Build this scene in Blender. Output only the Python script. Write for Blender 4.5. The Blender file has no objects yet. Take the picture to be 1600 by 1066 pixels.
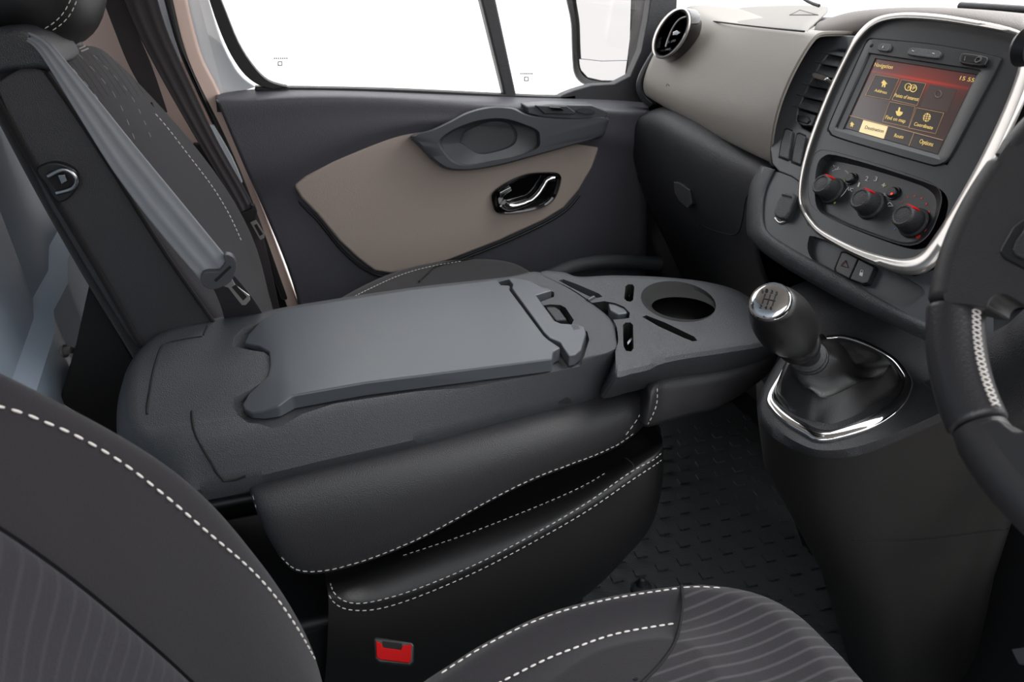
import bpy, bmesh, math, random
from mathutils import Vector, Matrix
random.seed(4)
S = bpy.context.scene
COL = S.collection
# ---------------------------------------------------------------- camera
F, CX, CY = 1067.0, 800.0, 533.0
TH = math.atan(597 / F); PS = math.atan(380 * math.cos(TH) / F)
CP = Vector((0, 0, 1.35))
FW = Vector((math.sin(PS) * math.cos(TH), math.cos(PS) * math.cos(TH), -math.sin(TH)))
RT = Vector((math.cos(PS), -math.sin(PS), 0)); UP = RT.cross(FW)
cd = bpy.data.cameras.new('camera'); cam = bpy.data.objects.new('camera', cd); COL.objects.link(cam)
cd.sensor_width = 36; cd.lens = F * 36 / 1600; cd.clip_start = 0.01
M3 = Matrix((RT, UP, -FW)).transposed()
cam.matrix_world = Matrix.Translation(CP) @ M3.to_4x4()
S.camera = cam
cd.dof.use_dof = True; cd.dof.focus_distance = 1.05; cd.dof.aperture_fstop = 9.0
S.view_settings.view_transform = 'Standard'; S.view_settings.look = 'None'
S.view_settings.gamma = 1; S.view_settings.use_curve_mapping = False
S.view_settings.exposure = 0.0
# ---------------------------------------------------------------- world and light
W = bpy.data.worlds.new('sky'); S.world = W; W.use_nodes = True
nt = W.node_tree; bg = nt.nodes['Background']
tc = nt.nodes.new('ShaderNodeTexCoord'); sp = nt.nodes.new('ShaderNodeSeparateXYZ'); rp = nt.nodes.new('ShaderNodeValToRGB')
nt.links.new(tc.outputs['Generated'], sp.inputs[0]); nt.links.new(sp.outputs['Z'], rp.inputs[0]); nt.links.new(rp.outputs[0], bg.inputs[0])
rp.color_ramp.elements[0].position = 0.0; rp.color_ramp.elements[0].color = (.62, .58, .56, 1)
rp.color_ramp.elements[1].position = 0.5; rp.color_ramp.elements[1].color = (.94, .97, 1.0, 1)
bg.inputs[1].default_value = 3.2
def area(name, loc, target, sx, sy, power, col):
    l = bpy.data.lights.new(name, 'AREA'); l.shape = 'RECTANGLE'; l.size = sx; l.size_y = sy; l.energy = power; l.color = col
    o = bpy.data.objects.new(name, l); COL.objects.link(o); o.location = loc
    o.rotation_euler = (Vector(target) - Vector(loc)).to_track_quat('-Z', 'Y').to_euler(); return o
area('added_fill_light', (2.4, 1.0, 3.2), (0.3, 1.0, 0.8), 2.0, 2.4, 105, (1, .975, .95))  # unseen lamp added above the windscreen to brighten the table top
# ---------------------------------------------------------------- pixel -> point helpers
def ray(px, py): return FW * F + RT * (px - CX) + UP * (CY - py)
def at(px, py, x=None, y=None, z=None):
    d = ray(px, py)
    if x is not None: t = (x - CP.x) / d.x
    elif y is not None: t = (y - CP.y) / d.y
    else: t = (z - CP.z) / d.z
    return CP + d * t
class Pl:
    def __init__(s, o, n):
        s.o = Vector(o); s.n = Vector(n).normalized()
    def hit(s, px, py, off=0.0):
        d = ray(px, py); o = s.o + s.n * off
        return CP + d * ((o - CP).dot(s.n) / d.dot(s.n))
def PY(y): return Pl((0, y, 0), (0, -1, 0))
def PZ(z): return Pl((0, 0, z), (0, 0, 1))
def cr(pts, per=6, closed=True):
    """Catmull-Rom through the points"""
    p = [Vector(q) for q in pts]; n = len(p); out = []
    rng = range(n) if closed else range(n - 1)
    for i in rng:
        if closed: a, b, c, d = p[i - 1], p[i], p[(i + 1) % n], p[(i + 2) % n]
        else: a, b, c, d = p[max(i - 1, 0)], p[i], p[i + 1], p[min(i + 2, n - 1)]
        for k in range(per):
            t = k / per
            out.append(.5 * ((2 * b) + (c - a) * t + (2 * a - 5 * b + 4 * c - d) * t * t + (3 * b - a - 3 * c + d) * t ** 3))
    if not closed: out.append(p[-1].copy())
    return out
def resample(pts, n, closed=True):
    p = [Vector(q) for q in pts]
    if closed: p = p + [p[0]]
    L = [0]
    for i in range(1, len(p)): L.append(L[-1] + (p[i] - p[i - 1]).length)
    out = []; m = n if closed else n - 1; j = 0
    for k in range(n):
        s = L[-1] * k / m
        while j < len(L) - 2 and L[j + 1] < s: j += 1
        t = (s - L[j]) / max(L[j + 1] - L[j], 1e-9); out.append(p[j].lerp(p[j + 1], min(t, 1)))
    return out
# ---------------------------------------------------------------- mesh helpers
def finish(name, bm, mat, parent=None, bevel=0.0, sub=0, ang=35, seg=3, fix=True):
    if fix: bmesh.ops.recalc_face_normals(bm, faces=bm.faces)
    me = bpy.data.meshes.new(name); bm.to_mesh(me); bm.free()
    for f in me.polygons: f.use_smooth = True
    me.set_sharp_from_angle(angle=math.radians(ang if not sub else 180))
    o = bpy.data.objects.new(name, me); COL.objects.link(o)
    me.materials.append(mat)
    if parent is not None: o.parent = parent
    if bevel:
        m = o.modifiers.new('b', 'BEVEL'); m.width = bevel; m.segments = seg; m.limit_method = 'ANGLE'; m.angle_limit = math.radians(30)
        m.harden_normals = True; m.use_clamp_overlap = True
    if sub:
        m = o.modifiers.new('s', 'SUBSURF'); m.levels = sub; m.render_levels = sub
    return o
def thing(name, label, cat, loc=(0, 0, 0), group=None):
    o = bpy.data.objects.new(name, None); COL.objects.link(o); o.empty_display_size = .05
    o['label'] = label; o['category'] = cat
    if group: o['group'] = group
    o.location = loc
    return o
def tag(o, label, cat, group=None):
    o['label'] = label; o['category'] = cat
    if group: o['group'] = group
    return o
def struct(o): o['kind'] = 'structure'; return o
def lab(o, l): o['label'] = l; return o
def prism(bm, top, bot):
    a = [bm.verts.new(p) for p in top]; b = [bm.verts.new(p) for p in bot]; n = len(a)
    bm.faces.new(a); bm.faces.new(b[::-1])
    for i in range(n): bm.faces.new((a[i], b[i], b[(i + 1) % n], a[(i + 1) % n]))
def plate(name, mat, parent, pl, pix, top=0.0, depth=.01, bevel=.0015, smooth=0, **k):
    """solid slab: pixel outline met on the plane (raised by top), extruded back by depth"""
    if smooth: pix = cr(pix, smooth)
    t = [pl.hit(p[0], p[1], top) for p in pix]; b = [p - pl.n * depth for p in t]
    bm = bmesh.new(); prism(bm, t, b)
    return finish(name, bm, mat, parent, bevel, **k)
def plates(name, mat, parent, pl, pixs, top=0.0, depth=.002, bevel=0, smooth=0):
    bm = bmesh.new()
    for pix in pixs:
        if smooth: pix = cr(pix, smooth)
        t = [pl.hit(p[0], p[1], top) for p in pix]; prism(bm, t, [p - pl.n * depth for p in t])
    return finish(name, bm, mat, parent, bevel)
def rings(name, mat, parent, rl, n=64, cap0=False, cap1=True, sub=0, bevel=0, closed=True, res=True, **k):
    bm = bmesh.new(); V = []
    for r in rl:
        q = resample(r, n) if res else r
        V.append([bm.verts.new(p) for p in q])
    m = len(V[0])
    for i in range(len(V) - 1):
        for j in range(m if closed else m - 1):
            bm.faces.new((V[i][j], V[i][(j + 1) % m], V[i + 1][(j + 1) % m], V[i + 1][j]))
    if cap0: bm.faces.new(V[0])
    if cap1: bm.faces.new(V[-1][::-1])
    return finish(name, bm, mat, parent, bevel, sub, **k)
def pring(pl, pix, off, per=6): return [pl.hit(p[0], p[1], off) for p in (cr(pix, per) if per else pix)]
def grid(name, mat, parent, rows, sub=2, solid=0.0, per=0, closedrows=False, dirn=None, **k):
    """open sheet through rows of points; solid gives it a real thickness"""
    bm = bmesh.new(); V = []
    for r in rows:
        if per: r = cr(r, per, False)
        V.append([bm.verts.new(p) for p in r])
    for i in range(len(V) - 1):
        m = len(V[0])
        for j in range(m if closedrows else m - 1):
            bm.faces.new((V[i][j], V[i][(j + 1) % m], V[i + 1][(j + 1) % m], V[i + 1][j]))
    o = finish(name, bm, mat, parent, 0, 0, ang=180, **k)
    if dirn is not None and len(o.data.polygons):
        s = sum(p.normal.dot(Vector(dirn)) * p.area for p in o.data.polygons)
        if s < 0: o.data.flip_normals()
    if sub:
        m = o.modifiers.new('s', 'SUBSURF'); m.levels = sub; m.render_levels = sub
    if solid:
        m = o.modifiers.new('t', 'SOLIDIFY'); m.thickness = solid; m.offset = -1
    return o
def sweep(bm, pts, r, seg=8, closed=False, rf=None, flat=1.0, up=None):
    p = [Vector(q) for q in pts]; n = len(p); R = []
    prev = None
    for i in range(n):
        t = (p[(i + 1) % n] - p[i - 1]) if closed else (p[min(i + 1, n - 1)] - p[max(i - 1, 0)])
        t.normalize()
        a = Vector(up) if up is not None else (prev if prev is not None else (Vector((0, 0, 1)) if abs(t.z) < .9 else Vector((1, 0, 0))))
        u = (a - t * a.dot(t)).normalized(); prev = u; v = t.cross(u)
        rr = r * (rf(i / (n - 1)) if rf else 1)
        R.append([bm.verts.new(p[i] + (u * math.cos(2 * math.pi * k / seg) * flat + v * math.sin(2 * math.pi * k / seg)) * rr) for k in range(seg)])
    for i in range(n if closed else n - 1):
        A, B = R[i], R[(i + 1) % n]
        for k in range(seg): bm.faces.new((A[k], A[(k + 1) % seg], B[(k + 1) % seg], B[k]))
    if not closed: bm.faces.new(R[0][::-1]); bm.faces.new(R[-1])
def tube(name, mat, parent, pts, r, seg=8, closed=False, rf=None, per=0, **k):
    if per: pts = cr(pts, per, closed)
    bm = bmesh.new(); sweep(bm, pts, r, seg, closed, rf, **k)
    return finish(name, bm, mat, parent, ang=60)
def stitch(name, parent, pts, dash=.006, gap=.0035, r=.0007, mat=None, per=5, lift=None):
    p = cr(pts, per, False)
    L = sum((p[i + 1] - p[i]).length for i in range(len(p) - 1))
    n = max(int(L / (dash + gap)), 2); q = resample(p, n * 2 + 1, False)
    bm = bmesh.new()
    for i in range(n):
        a, b = q[2 * i], q[2 * i + 1]
        b = a.lerp(q[2 * i + 2], dash / (dash + gap))
        if lift: a = a + Vector(lift); b = b + Vector(lift)
        sweep(bm, [a, a.lerp(b, .25), a.lerp(b, .75), b], r, 5, rf=lambda t: .55 if t in (0, 1) else 1)
    return finish(name, bm, mat or M['thread'], parent, ang=60)
def lathe(name, mat, parent, o, axis, prof, seg=40, xdir=None, squash=1.0, sub=0, caps=True):
    """prof: (height, radius) pairs along the axis"""
    axis = Vector(axis).normalized(); x = Vector(xdir) if xdir else (Vector((0, 0, 1)) if abs(axis.z) < .9 else Vector((1, 0, 0)))
    x = (x - axis * x.dot(axis)).normalized(); y = axis.cross(x); rl = []
    for h, r in prof:
        rl.append([Vector(o) + axis * h + (x * math.cos(2 * math.pi * k / seg) * squash + y * math.sin(2 * math.pi * k / seg)) * r for k in range(seg)])
    return rings(name, mat, parent, rl, cap0=caps, cap1=caps, res=False, sub=sub, ang=40)
def cut(o, cutters):
    for c in cutters:
        for solver, selfi in (('MANIFOLD', 0), ('EXACT', 0), ('EXACT', 1), ('FAST', 0)):
            m = o.modifiers.new('x', 'BOOLEAN'); m.operation = 'DIFFERENCE'; m.object = c; m.solver = solver
            if selfi: m.use_self = True
            bpy.context.view_layer.update()
            me = bpy.data.meshes.new_from_object(o.evaluated_get(bpy.context.evaluated_depsgraph_get()))
            n0, n1 = len(o.data.vertices), len(me.vertices)
            o.modifiers.clear()
            if n1 > n0 * .5 and n1 != n0: o.data = me; break
    for c in cutters: bpy.data.objects.remove(c)
    for f in o.data.polygons: f.use_smooth = True
    o.data.set_sharp_from_angle(angle=math.radians(32))
    return o
def addbevel(o, w, seg=2):
    m = o.modifiers.new('b', 'BEVEL'); m.width = w; m.segments = seg; m.limit_method = 'ANGLE'; m.angle_limit = math.radians(32); m.harden_normals = True
    return o
def text(name, mat, parent, pl, s, p0, p1, p2, off=.0008, ext=.0003, font_shear=0.0):
    """p0 pixel of the baseline start, p1 baseline end, p2 top of a capital above p0"""
    cu = bpy.data.curves.new(name, 'FONT'); cu.body = s; cu.resolution_u = 3; cu.offset = .0
    to = bpy.data.objects.new('t', cu); COL.objects.link(to); bpy.context.view_layer.update()
    me = bpy.data.meshes.new_from_object(to.evaluated_get(bpy.context.evaluated_depsgraph_get())); bpy.data.objects.remove(to)
    O = pl.hit(*p0, off); U = pl.hit(*p1, off) - O; V = pl.hit(*p2, off) - O
    xs = [v.co.x for v in me.vertices]; w = max(xs) - min(xs); x0 = min(xs)
    for v in me.vertices:
        v.co = O + U * ((v.co.x - x0) / w) + V * (v.co.y / .7) + pl.n * 0
    o = bpy.data.objects.new(name, me); COL.objects.link(o); me.materials.clear(); me.materials.append(mat)
    m = o.modifiers.new('t', 'SOLIDIFY'); m.thickness = ext; m.offset = 0
    if parent is not None: o.parent = parent
    return o
# ---------------------------------------------------------------- materials
M = {}
def hexc(r, g, b):
    f = lambda c: (c / 255 / 12.92) if c <= 10 else ((c / 255 + .055) / 1.055) ** 2.4
    return (f(r), f(g), f(b), 1)
def mat(name, col, rough=.5, metal=0, bump=None, spec=.5, emit=None, coat=0, sheen=0, var=0):
    m = bpy.data.materials.new(name); m.use_nodes = True; n = m.node_tree; b = n.nodes['Principled BSDF']
    b.inputs['Base Color'].default_value = hexc(*col); b.inputs['Roughness'].default_value = rough; b.inputs['Metallic'].default_value = metal
    b.inputs['Specular IOR Level'].default_value = spec; b.inputs['Coat Weight'].default_value = coat
    if sheen: b.inputs['Sheen Weight'].default_value = sheen; b.inputs['Sheen Roughness'].default_value = .5
    if emit: b.inputs['Emission Color'].default_value = hexc(*col); b.inputs['Emission Strength'].default_value = emit
    tcn = n.nodes.new('ShaderNodeTexCoord')
    if var:
        no = n.nodes.new('ShaderNodeTexNoise'); no.inputs['Scale'].default_value = var[0]; no.inputs['Detail'].default_value = 6
        mx = n.nodes.new('ShaderNodeMix'); mx.data_type = 'RGBA'; mx.inputs[6].default_value = hexc(*col); mx.inputs[7].default_value = hexc(*var[1])
        n.links.new(tcn.outputs['Object'], no.inputs['Vector']); n.links.new(no.outputs[0], mx.inputs[0]); n.links.new(mx.outputs[2], b.inputs['Base Color'])
    if bump:
        kind, sc, st = bump[:3]
        if kind == 'grain':
            t = n.nodes.new('ShaderNodeTexVoronoi'); t.inputs['Scale'].default_value = sc; out = t.outputs['Distance']
            n.links.new(tcn.outputs['Object'], t.inputs['Vector'])
        elif kind == 'noise':
            t = n.nodes.new('ShaderNodeTexNoise'); t.inputs['Scale'].default_value = sc; t.inputs['Detail'].default_value = 3; out = t.outputs[0]
            n.links.new(tcn.outputs['Object'], t.inputs['Vector'])
        else:  # ribs along a direction
            t = n.nodes.new('ShaderNodeTexWave'); t.wave_type = 'BANDS'; t.bands_direction = kind[-1]; t.inputs['Scale'].default_value = sc; out = t.outputs['Fac']
            t.inputs['Distortion'].default_value = 0
            mp = n.nodes.new('ShaderNodeMapping'); mp.inputs['Rotation'].default_value = bump[3] if len(bump) > 3 else (0, 0, 0)
            n.links.new(tcn.outputs['Object'], mp.inputs[0]); n.links.new(mp.outputs[0], t.inputs['Vector'])
        bp = n.nodes.new('ShaderNodeBump'); bp.inputs['Strength'].default_value = st; bp.inputs['Distance'].default_value = .0015
        n.links.new(out, bp.inputs['Height']); n.links.new(bp.outputs[0], b.inputs['Normal'])
    M[name] = m; return m
mat('plastic', (63, 65, 68), .42, bump=('grain', 750, .5))
mat('plastic_dark', (40, 41, 44), .45, bump=('grain', 700, .4))
mat('plastic_smooth', (62, 64, 68), .42)
mat('plastic_black', (24, 25, 27), .4)
mat('lid', (74, 78, 83), .38, bump=('noise', 900, .06))
mat('panel_black', (42, 44, 47), .38)
mat('gloss_black', (8, 8, 9), .08, coat=.5)
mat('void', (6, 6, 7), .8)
mat('beige', (128, 123, 116), .5, bump=('grain', 600, .15))
mat('taupe', (150, 138, 130), .5, bump=('grain', 600, .2))
mat('door_dark', (68, 68, 74), .5, bump=('grain', 500, .3))
mat('leather', (50, 50, 52), .45, bump=('grain', 650, .35), spec=.45)
mat('leather_black', (25, 25, 26), .36, bump=('grain', 900, .18))
mat('fabric', (40, 38, 41), .95, bump=('noise', 1400, .5), sheen=.15, spec=.2)
mat('fabric_dark', (27, 26, 28), .95, bump=('noise', 1400, .5), sheen=.1, spec=.2)
mat('thread', (205, 200, 195), .7)
mat('webbing', (124, 127, 131), .6, bump=('noise', 900, .4))
mat('webbing_dark', (48, 44, 47), .7, bump=('noise', 800, .4))
mat('chrome', (235, 235, 235), .06, 1)
mat('silver', (196, 192, 188), .28, .85)
mat('steel', (170, 172, 175), .25, 1)
mat('rubber', (22, 22, 24), .6)
mat('body_white', (236, 244, 250), .3, coat=.4)
mat('body_beige', (226, 200, 188), .4)
mat('bulkhead', (146, 158, 172), .5, var=(2, (126, 138, 150)))
mat('red', (180, 10, 12), .6, spec=.12)
mat('red_mark', (190, 40, 30), .4, emit=.06)
mat('white_mark', (215, 215, 215), .5)
mat('green_mark', (150, 165, 60), .5)
mat('sheet', (248, 248, 248), .9, bump=('noise', 2, .3))
mat('mirror', (188, 191, 194), .02, 1)
mat('floor_mat', (88, 91, 94), .55, bump=('ribY', 55, .8, (0, 0, .5)))
# thin clear glass
def glassmat():
    m = bpy.data.materials.new('glass'); m.use_nodes = True; n = m.node_tree; n.nodes.clear()
    o = n.nodes.new('ShaderNodeOutputMaterial'); t = n.nodes.new('ShaderNodeBsdfTransparent'); g = n.nodes.new('ShaderNodeBsdfGlossy'); x = n.nodes.new('ShaderNodeMixShader')
    g.inputs['Roughness'].default_value = .02; x.inputs[0].default_value = .05
    n.links.new(t.outputs[0], x.inputs[1]); n.links.new(g.outputs[0], x.inputs[2]); n.links.new(x.outputs[0], o.inputs[0]); M['glass'] = m
glassmat()
# ================================================================ setting
def boxmesh(bm, a, b):
    x0, y0, z0 = a; x1, y1, z1 = b
    prism(bm, [(x0, y0, z1), (x1, y0, z1), (x1, y1, z1), (x0, y1, z1)], [(x0, y0, z0), (x1, y0, z0), (x1, y1, z0), (x0, y1, z0)])
bm = bmesh.new(); boxmesh(bm, (-.9, .0, -.04), (1.9, 1.75, 0))
for i in range(-2, 22):                                     # raised studs of the mat pattern
    for j in range(0, 24):
        x = .45 + i * .062 + (j % 2) * .031; y = .35 + j * .055
        if not (.3 < x < 1.6 and y < 1.6): continue
        t = []
        for k, (dx, dy) in enumerate([(-.015, -.011), (.012, -.013), (.019, .0), (.010, .014), (-.013, .012)]): t.append((x + dx, y + dy, .006))
        prism(bm, t, [(p[0] * 1.0, p[1], -.001) for p in t])
floor = struct(finish('floor', bm, M['floor_mat'], None, 0))
# bulkhead behind the seats (folded sheet metal)
prof = [(-.49, -.1), (-.49, .60), (-.475, .62), (-.475, .74), (-.50, .77), (-.50, 1.15), (-.48, 1.18), (-.48, 1.9)]
rows = []
for x, z in prof: rows.append([Vector((x - .012 * (k % 2), y, z + (y - 1.2) * .25 * (0 < z < 1.3))) for k, y in enumerate([-.1, .9, 1.28, 1.34, 1.42, 1.50, 1.60, 1.78])])
wall_rear = struct(grid('wall_rear', M['bulkhead'], None, rows, sub=0, solid=.01))
wall_rear.data.set_sharp_from_angle(angle=.3)
# side body behind the door: pillar, seal and door aperture
def strip(name, m, L, R, y, depth=.02, bevel=.004, parent=None, per=4):
    a = cr(L, per, False) if per else L; b = cr(R, per, False) if per else R
    return plate(name, m, parent, PY(y), [tuple(p) for p in a] + [tuple(p) for p in b[::-1]], 0, depth, bevel)
struct(strip('wall_left', M['body_beige'], [(60, -60), (90, 40), (180, 300), (240, 560)], [(300, -60), (345, 150), (410, 330), (500, 560)], 1.74, .03, 0))
struct(strip('trim_1', M['body_beige'], [(258, -30), (290, 90), (330, 185), (385, 320), (445, 470), (458, 510)], [(285, -30), (312, 80), (345, 150), (398, 290), (462, 462), (478, 500)], 1.665, .02, .006))
struct(strip('trim_2', M['rubber'], [(248, -30), (272, 60), (298, 125), (345, 225), (388, 330), (440, 470)], [(263, -30), (283, 60), (305, 120), (352, 215), (396, 320), (450, 470)], 1.655, .02, .006))
struct(strip('trim_3', M['body_white'], [(283, -30), (304, 60), (325, 120), (342, 156)], [(318, -30), (345, 60), (372, 112), (400, 136)], 1.70, .03, .008))
struct(strip('trim_4', M['body_white'], [(230, -30), (258, 50), (282, 95)], [(252, -30), (270, 50), (284, 98)], 1.71, .01, .002))
struct(strip('trim_5', M['body_white'], [(326, 195), (352, 248), (374, 288)], [(334, 196), (362, 245), (379, 285)], 1.645, .01, .001, per=3))
bm = bmesh.new(); boxmesh(bm, (.80, 1.70, -.04), (1.8, 1.76, 1.05)); struct(finish('wall_side', bm, M['plastic_black'], None, 0))
bm = bmesh.new(); boxmesh(bm, (-.6, -.05, 1.78), (.80, 1.72, 1.82)); struct(finish('ceiling', bm, mat('headliner', (150, 146, 140), .9), None, .01))
bm = bmesh.new(); boxmesh(bm, (-.5, -.20, -.04), (1.7, -.16, 1.0)); struct(finish('wall_right_blocker', bm, M['plastic_black'], None, 0))  # unseen driver side wall, added to block low light
struct(plate('trim_6', M['rubber'], None, PY(1.69), [(300, 225), (345, 225), (462, 470), (480, 515), (395, 515), (405, 470), (380, 380), (335, 290)], 0, .02, .004))
# white sheets hung around the vehicle
def drape(name, p0, p1, z0, z1, n=60):
    rows = []; p0 = Vector(p0); p1 = Vector(p1); d = (p1 - p0); nn = Vector((-d.y, d.x)).normalized()
    for i in range(7):
        r = []
        for k in range(n):
            t = k / (n - 1); q = p0 + d * t + nn * (.05 * math.sin(t * 31 + .6 * math.sin(i * .7)) + .03 * math.sin(t * 67 + i * .4))
            r.append(Vector((q.x, q.y, z0 + (z1 - z0) * i / 6)))
        rows.append(r)
    return grid(name, M['sheet'], None, rows, sub=1, solid=.003)
tag(drape('backdrop_sheet', (-2.2, 4.6), (4.6, 4.6), -.6, 3.4), 'white cloth sheet hung outside beyond the passenger door windows', 'sheet')
tag(drape('backdrop_sheet', (5.0, 4.4), (5.0, -2.0), -.6, 2.6), 'white cloth sheet hung ahead of the windscreen above the dashboard', 'sheet')
# ================================================================ passenger door
door = thing('passenger_door', 'dark grey van passenger door with taupe insert panel and clear side window', 'door', (0, 1.64, .5))
inv = Matrix.Translation((0, -1.64, -.5))
def par(o, p):
    """keep world position under an empty that is off the origin"""
    if o is not None and o.parent is p: o.matrix_parent_inverse = Matrix.Translation(-p.location)
    return o
R_ = []
def row(y, L): return [at(a, b, y=y) for a, b in L]
R_.append(row(1.69, [(338, 147), (375, 141), (430, 136), (600, 141), (790, 149), (945, 151), (1010, 156)]))
R_.append(row(1.62, [(336, 151), (380, 154), (450, 147), (600, 147), (790, 161), (945, 166), (1015, 174)]))
R_.append(row(1.605, [(338, 157), (385, 160), (452, 153), (600, 153), (790, 168), (948, 172), (1015, 180)]))
R_.append(row(1.61, [(352, 190), (395, 190), (455, 182), (600, 175), (790, 184), (950, 190), (1015, 195)]))
R_.append(row(1.605, [(388, 276), (440, 270), (500, 243), (600, 203), (700, 183), (900, 210), (1010, 230)]))
R_.append(row(1.63, [(402, 303), (450, 300), (508, 262), (608, 220), (700, 203), (900, 235), (1010, 250)]))
R_.append(row(1.64, [(425, 360), (470, 350), (520, 350), (610, 350), (700, 350), (900, 350), (1010, 350)]))
R_.append(row(1.64, [(470, 465), (520, 480), (580, 470), (640, 460), (740, 450), (900, 440), (1010, 430)]))
r_ = [Vector((p.x, 1.64, .18)) for p in R_[-1]]; R_.append(r_)
par(grid('door_panel', M['door_dark'], door, R_, sub=3, solid=.03, dirn=(0, -1, 0)), door)
IP = PY(1.64)
ins = [(459, 291), (478, 275), (520, 252), (580, 226), (640, 201), (668, 186), (688, 184), (720, 196), (800, 214), (900, 216), (940, 214), (938, 228), (926, 262), (905, 298), (882, 325), (850, 345), (780, 377), (700, 408), (645, 424), (612, 428), (585, 424), (560, 405), (530, 377), (495, 335), (470, 310)]
par(plate('insert_panel', M['taupe'], door, IP, ins, .022, .03, .007, seg=4), door)
par(tube('insert_groove', M['plastic_black'], door, [IP.hit(a, b, .004) for a, b in [(459, 300), (470, 318), (497, 345), (530, 386), (560, 414), (590, 430), (620, 432), (650, 428), (700, 413), (780, 382), (850, 350), (885, 328), (905, 305)]], .004, per=3), door)
AP = PY(1.62)
pod0 = [(641, 213), (672, 203), (700, 190), (730, 175), (765, 167), (800, 168), (822, 178), (850, 183), (900, 186), (949, 183), (947, 200), (940, 214), (900, 226), (850, 240), (800, 254), (760, 263), (722, 267), (695, 264), (675, 251), (655, 230)]
def shr(p, k, c=None):
    if c is None: c = (sum(a for a, b in p) / len(p), sum(b for a, b in p) / len(p))
    return [(c[0] + (a - c[0]) * k, c[1] + (b - c[1]) * k) for a, b in p]
rim = [(688, 222), (705, 206), (735, 193), (762, 187), (790, 187), (820, 196), (838, 205), (841, 216), (838, 231), (810, 244), (770, 252), (735, 258), (712, 254), (697, 240)]
cup = [(718, 222), (724, 206), (745, 195), (765, 190), (785, 190), (800, 196), (808, 208), (806, 222), (795, 231), (772, 238), (752, 241), (738, 236), (727, 228), (720, 224)]
par(rings('armrest', M['plastic_smooth'], door, [pring(AP, pod0, -.01), pring(AP, pod0, .035), pring(AP, shr(pod0, .985), .046), pring(AP, shr(pod0, .95), .05), pring(AP, shr(rim, 1.04), .05), pring(AP, rim, .044), pring(AP, shr(rim, .97), .026), pring(AP, cup, .018)], n=120, cap1=False), door)
par(rings('pull_cup', M['plastic'], door, [pring(AP, shr(cup, 1.01), .018), pring(AP, shr(cup, .98), .012), pring(AP, shr(cup, .9), .008)], n=60), door)
# switch deck on the armrest
sd = [(822, 166), (860, 163), (925, 164), (950, 174), (950, 184), (900, 187), (850, 184), (826, 178)]
par(plate('switch_deck', M['plastic_smooth'], door, AP, sd, .044, .05, .004), door)
sw = par(plate('window_switch', M['plastic_dark'], door, AP, [(837, 165), (886, 166), (899, 175), (897, 179), (851, 178)], .05, .01, .002), door)
o = plate('switch_key', M['gloss_black'], sw, AP, [(858, 167), (876, 168), (882, 173), (864, 173)], .054, .006, .001); par(o, door)
par(rings('cap', M['plastic_dark'], door, [pring(AP, [(900, 172), (910, 169), (924, 171), (931, 175), (920, 178), (906, 176)], .04), pring(AP, [(900, 172), (910, 169), (924, 171), (931, 175), (920, 178), (906, 176)], .05)], n=24), door)
# release handle
hb = [(769, 303), (780, 292), (800, 280), (825, 271), (850, 269), (870, 270), (877, 278), (874, 295), (866, 312), (850, 324), (820, 332), (790, 335), (776, 332), (770, 320)]
hz = lab(par(rings('handle_bezel', M['gloss_black'], door, [pring(IP, hb, .015), pring(IP, hb, .032), pring(IP, shr(hb, .95), .036), pring(IP, shr(hb, .87), .034), pring(IP, shr(hb, .82), .0275), pring(IP, shr(hb, .4), .025)], n=80), door), 'black recessed bezel')
hp = [(786, 318), (795, 323), (812, 320), (830, 313), (842, 302), (850, 290), (856, 281), (866, 279)]
par(tube('door_handle', M['chrome'], door, [IP.hit(a, b, .04) for a, b in hp], .0085, 12, per=5, rf=lambda t: 1.4 - .9 * t if t < .4 else .9), door)
par(plate('lock_tab', M['chrome'], door, IP, [(781, 301), (798, 292), (800, 297), (790, 305), (783, 311)], .04, .012, .0015), door)
# window frame, glass and divider bar
par(strip('window_frame', M['rubber'], [(318, -30), (335, 25), (355, 75), (378, 112), (402, 132), (428, 140)], [(333, -30), (350, 12), (372, 66), (396, 104), (420, 127), (450, 136)], 1.665, .03, .006, door), door)
par(strip('window_frame', M['rubber'], [(398, 136), (600, 139.5), (790, 148), (870, 151), (900, 148)], [(398, 142), (600, 145), (790, 153), (870, 157), (900, 158)], 1.672, .03, .002, door), door)
par(plate('divider_bar', M['plastic_dark'], door, PY(1.672), [(744, -30), (769, -30), (808, 152), (789, 152)], 0, .035, .006), door)
par(plate('corner_frame', M['plastic_dark'], door, PY(1.672), [(1020, -30), (1060, -30), (1050, 165), (868, 155), (880, 148), (897, 141), (925, 133), (960, 131), (985, 118), (1002, 80), (1012, 30)], 0, .03, .003, smooth=0), door)
par(plate('window_glass', M['glass'], door, PY(1.69), [(300, -40), (760, -40), (800, 158), (350, 150)], 0, .004, 0), door)
par(plate('quarter_glass', M['glass'], door, PY(1.69), [(762, -40), (1040, -40), (1010, 160), (802, 158)], 0, .004, 0), door)
def etched(x, y, s):
    q = []
    for k in range(7): q.append([(x + k * 3.2 * s - 10, y), (x + k * 3.2 * s - 8, y), (x + k * 3.2 * s - 8, y + 2.5), (x + k * 3.2 * s - 10, y + 2.5)])
    a, b = x - 1, y + 6
    q += [[(a - 3, b), (a + 4, b), (a + 4, b + 1.4), (a - 3, b + 1.4)], [(a - 3, b + 5.5), (a + 4, b + 5.5), (a + 4, b + 7), (a - 3, b + 7)], [(a - 3, b), (a - 1.6, b), (a - 1.6, b + 7), (a - 3, b + 7)], [(a + 2.6, b), (a + 4, b), (a + 4, b + 7), (a + 2.6, b + 7)]]
    par(plates('glass_marking', M['void'], door, PY(1.685), q, 0, .0005), door)
etched(438, 90, 1); etched(823, 114, .9)
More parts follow.
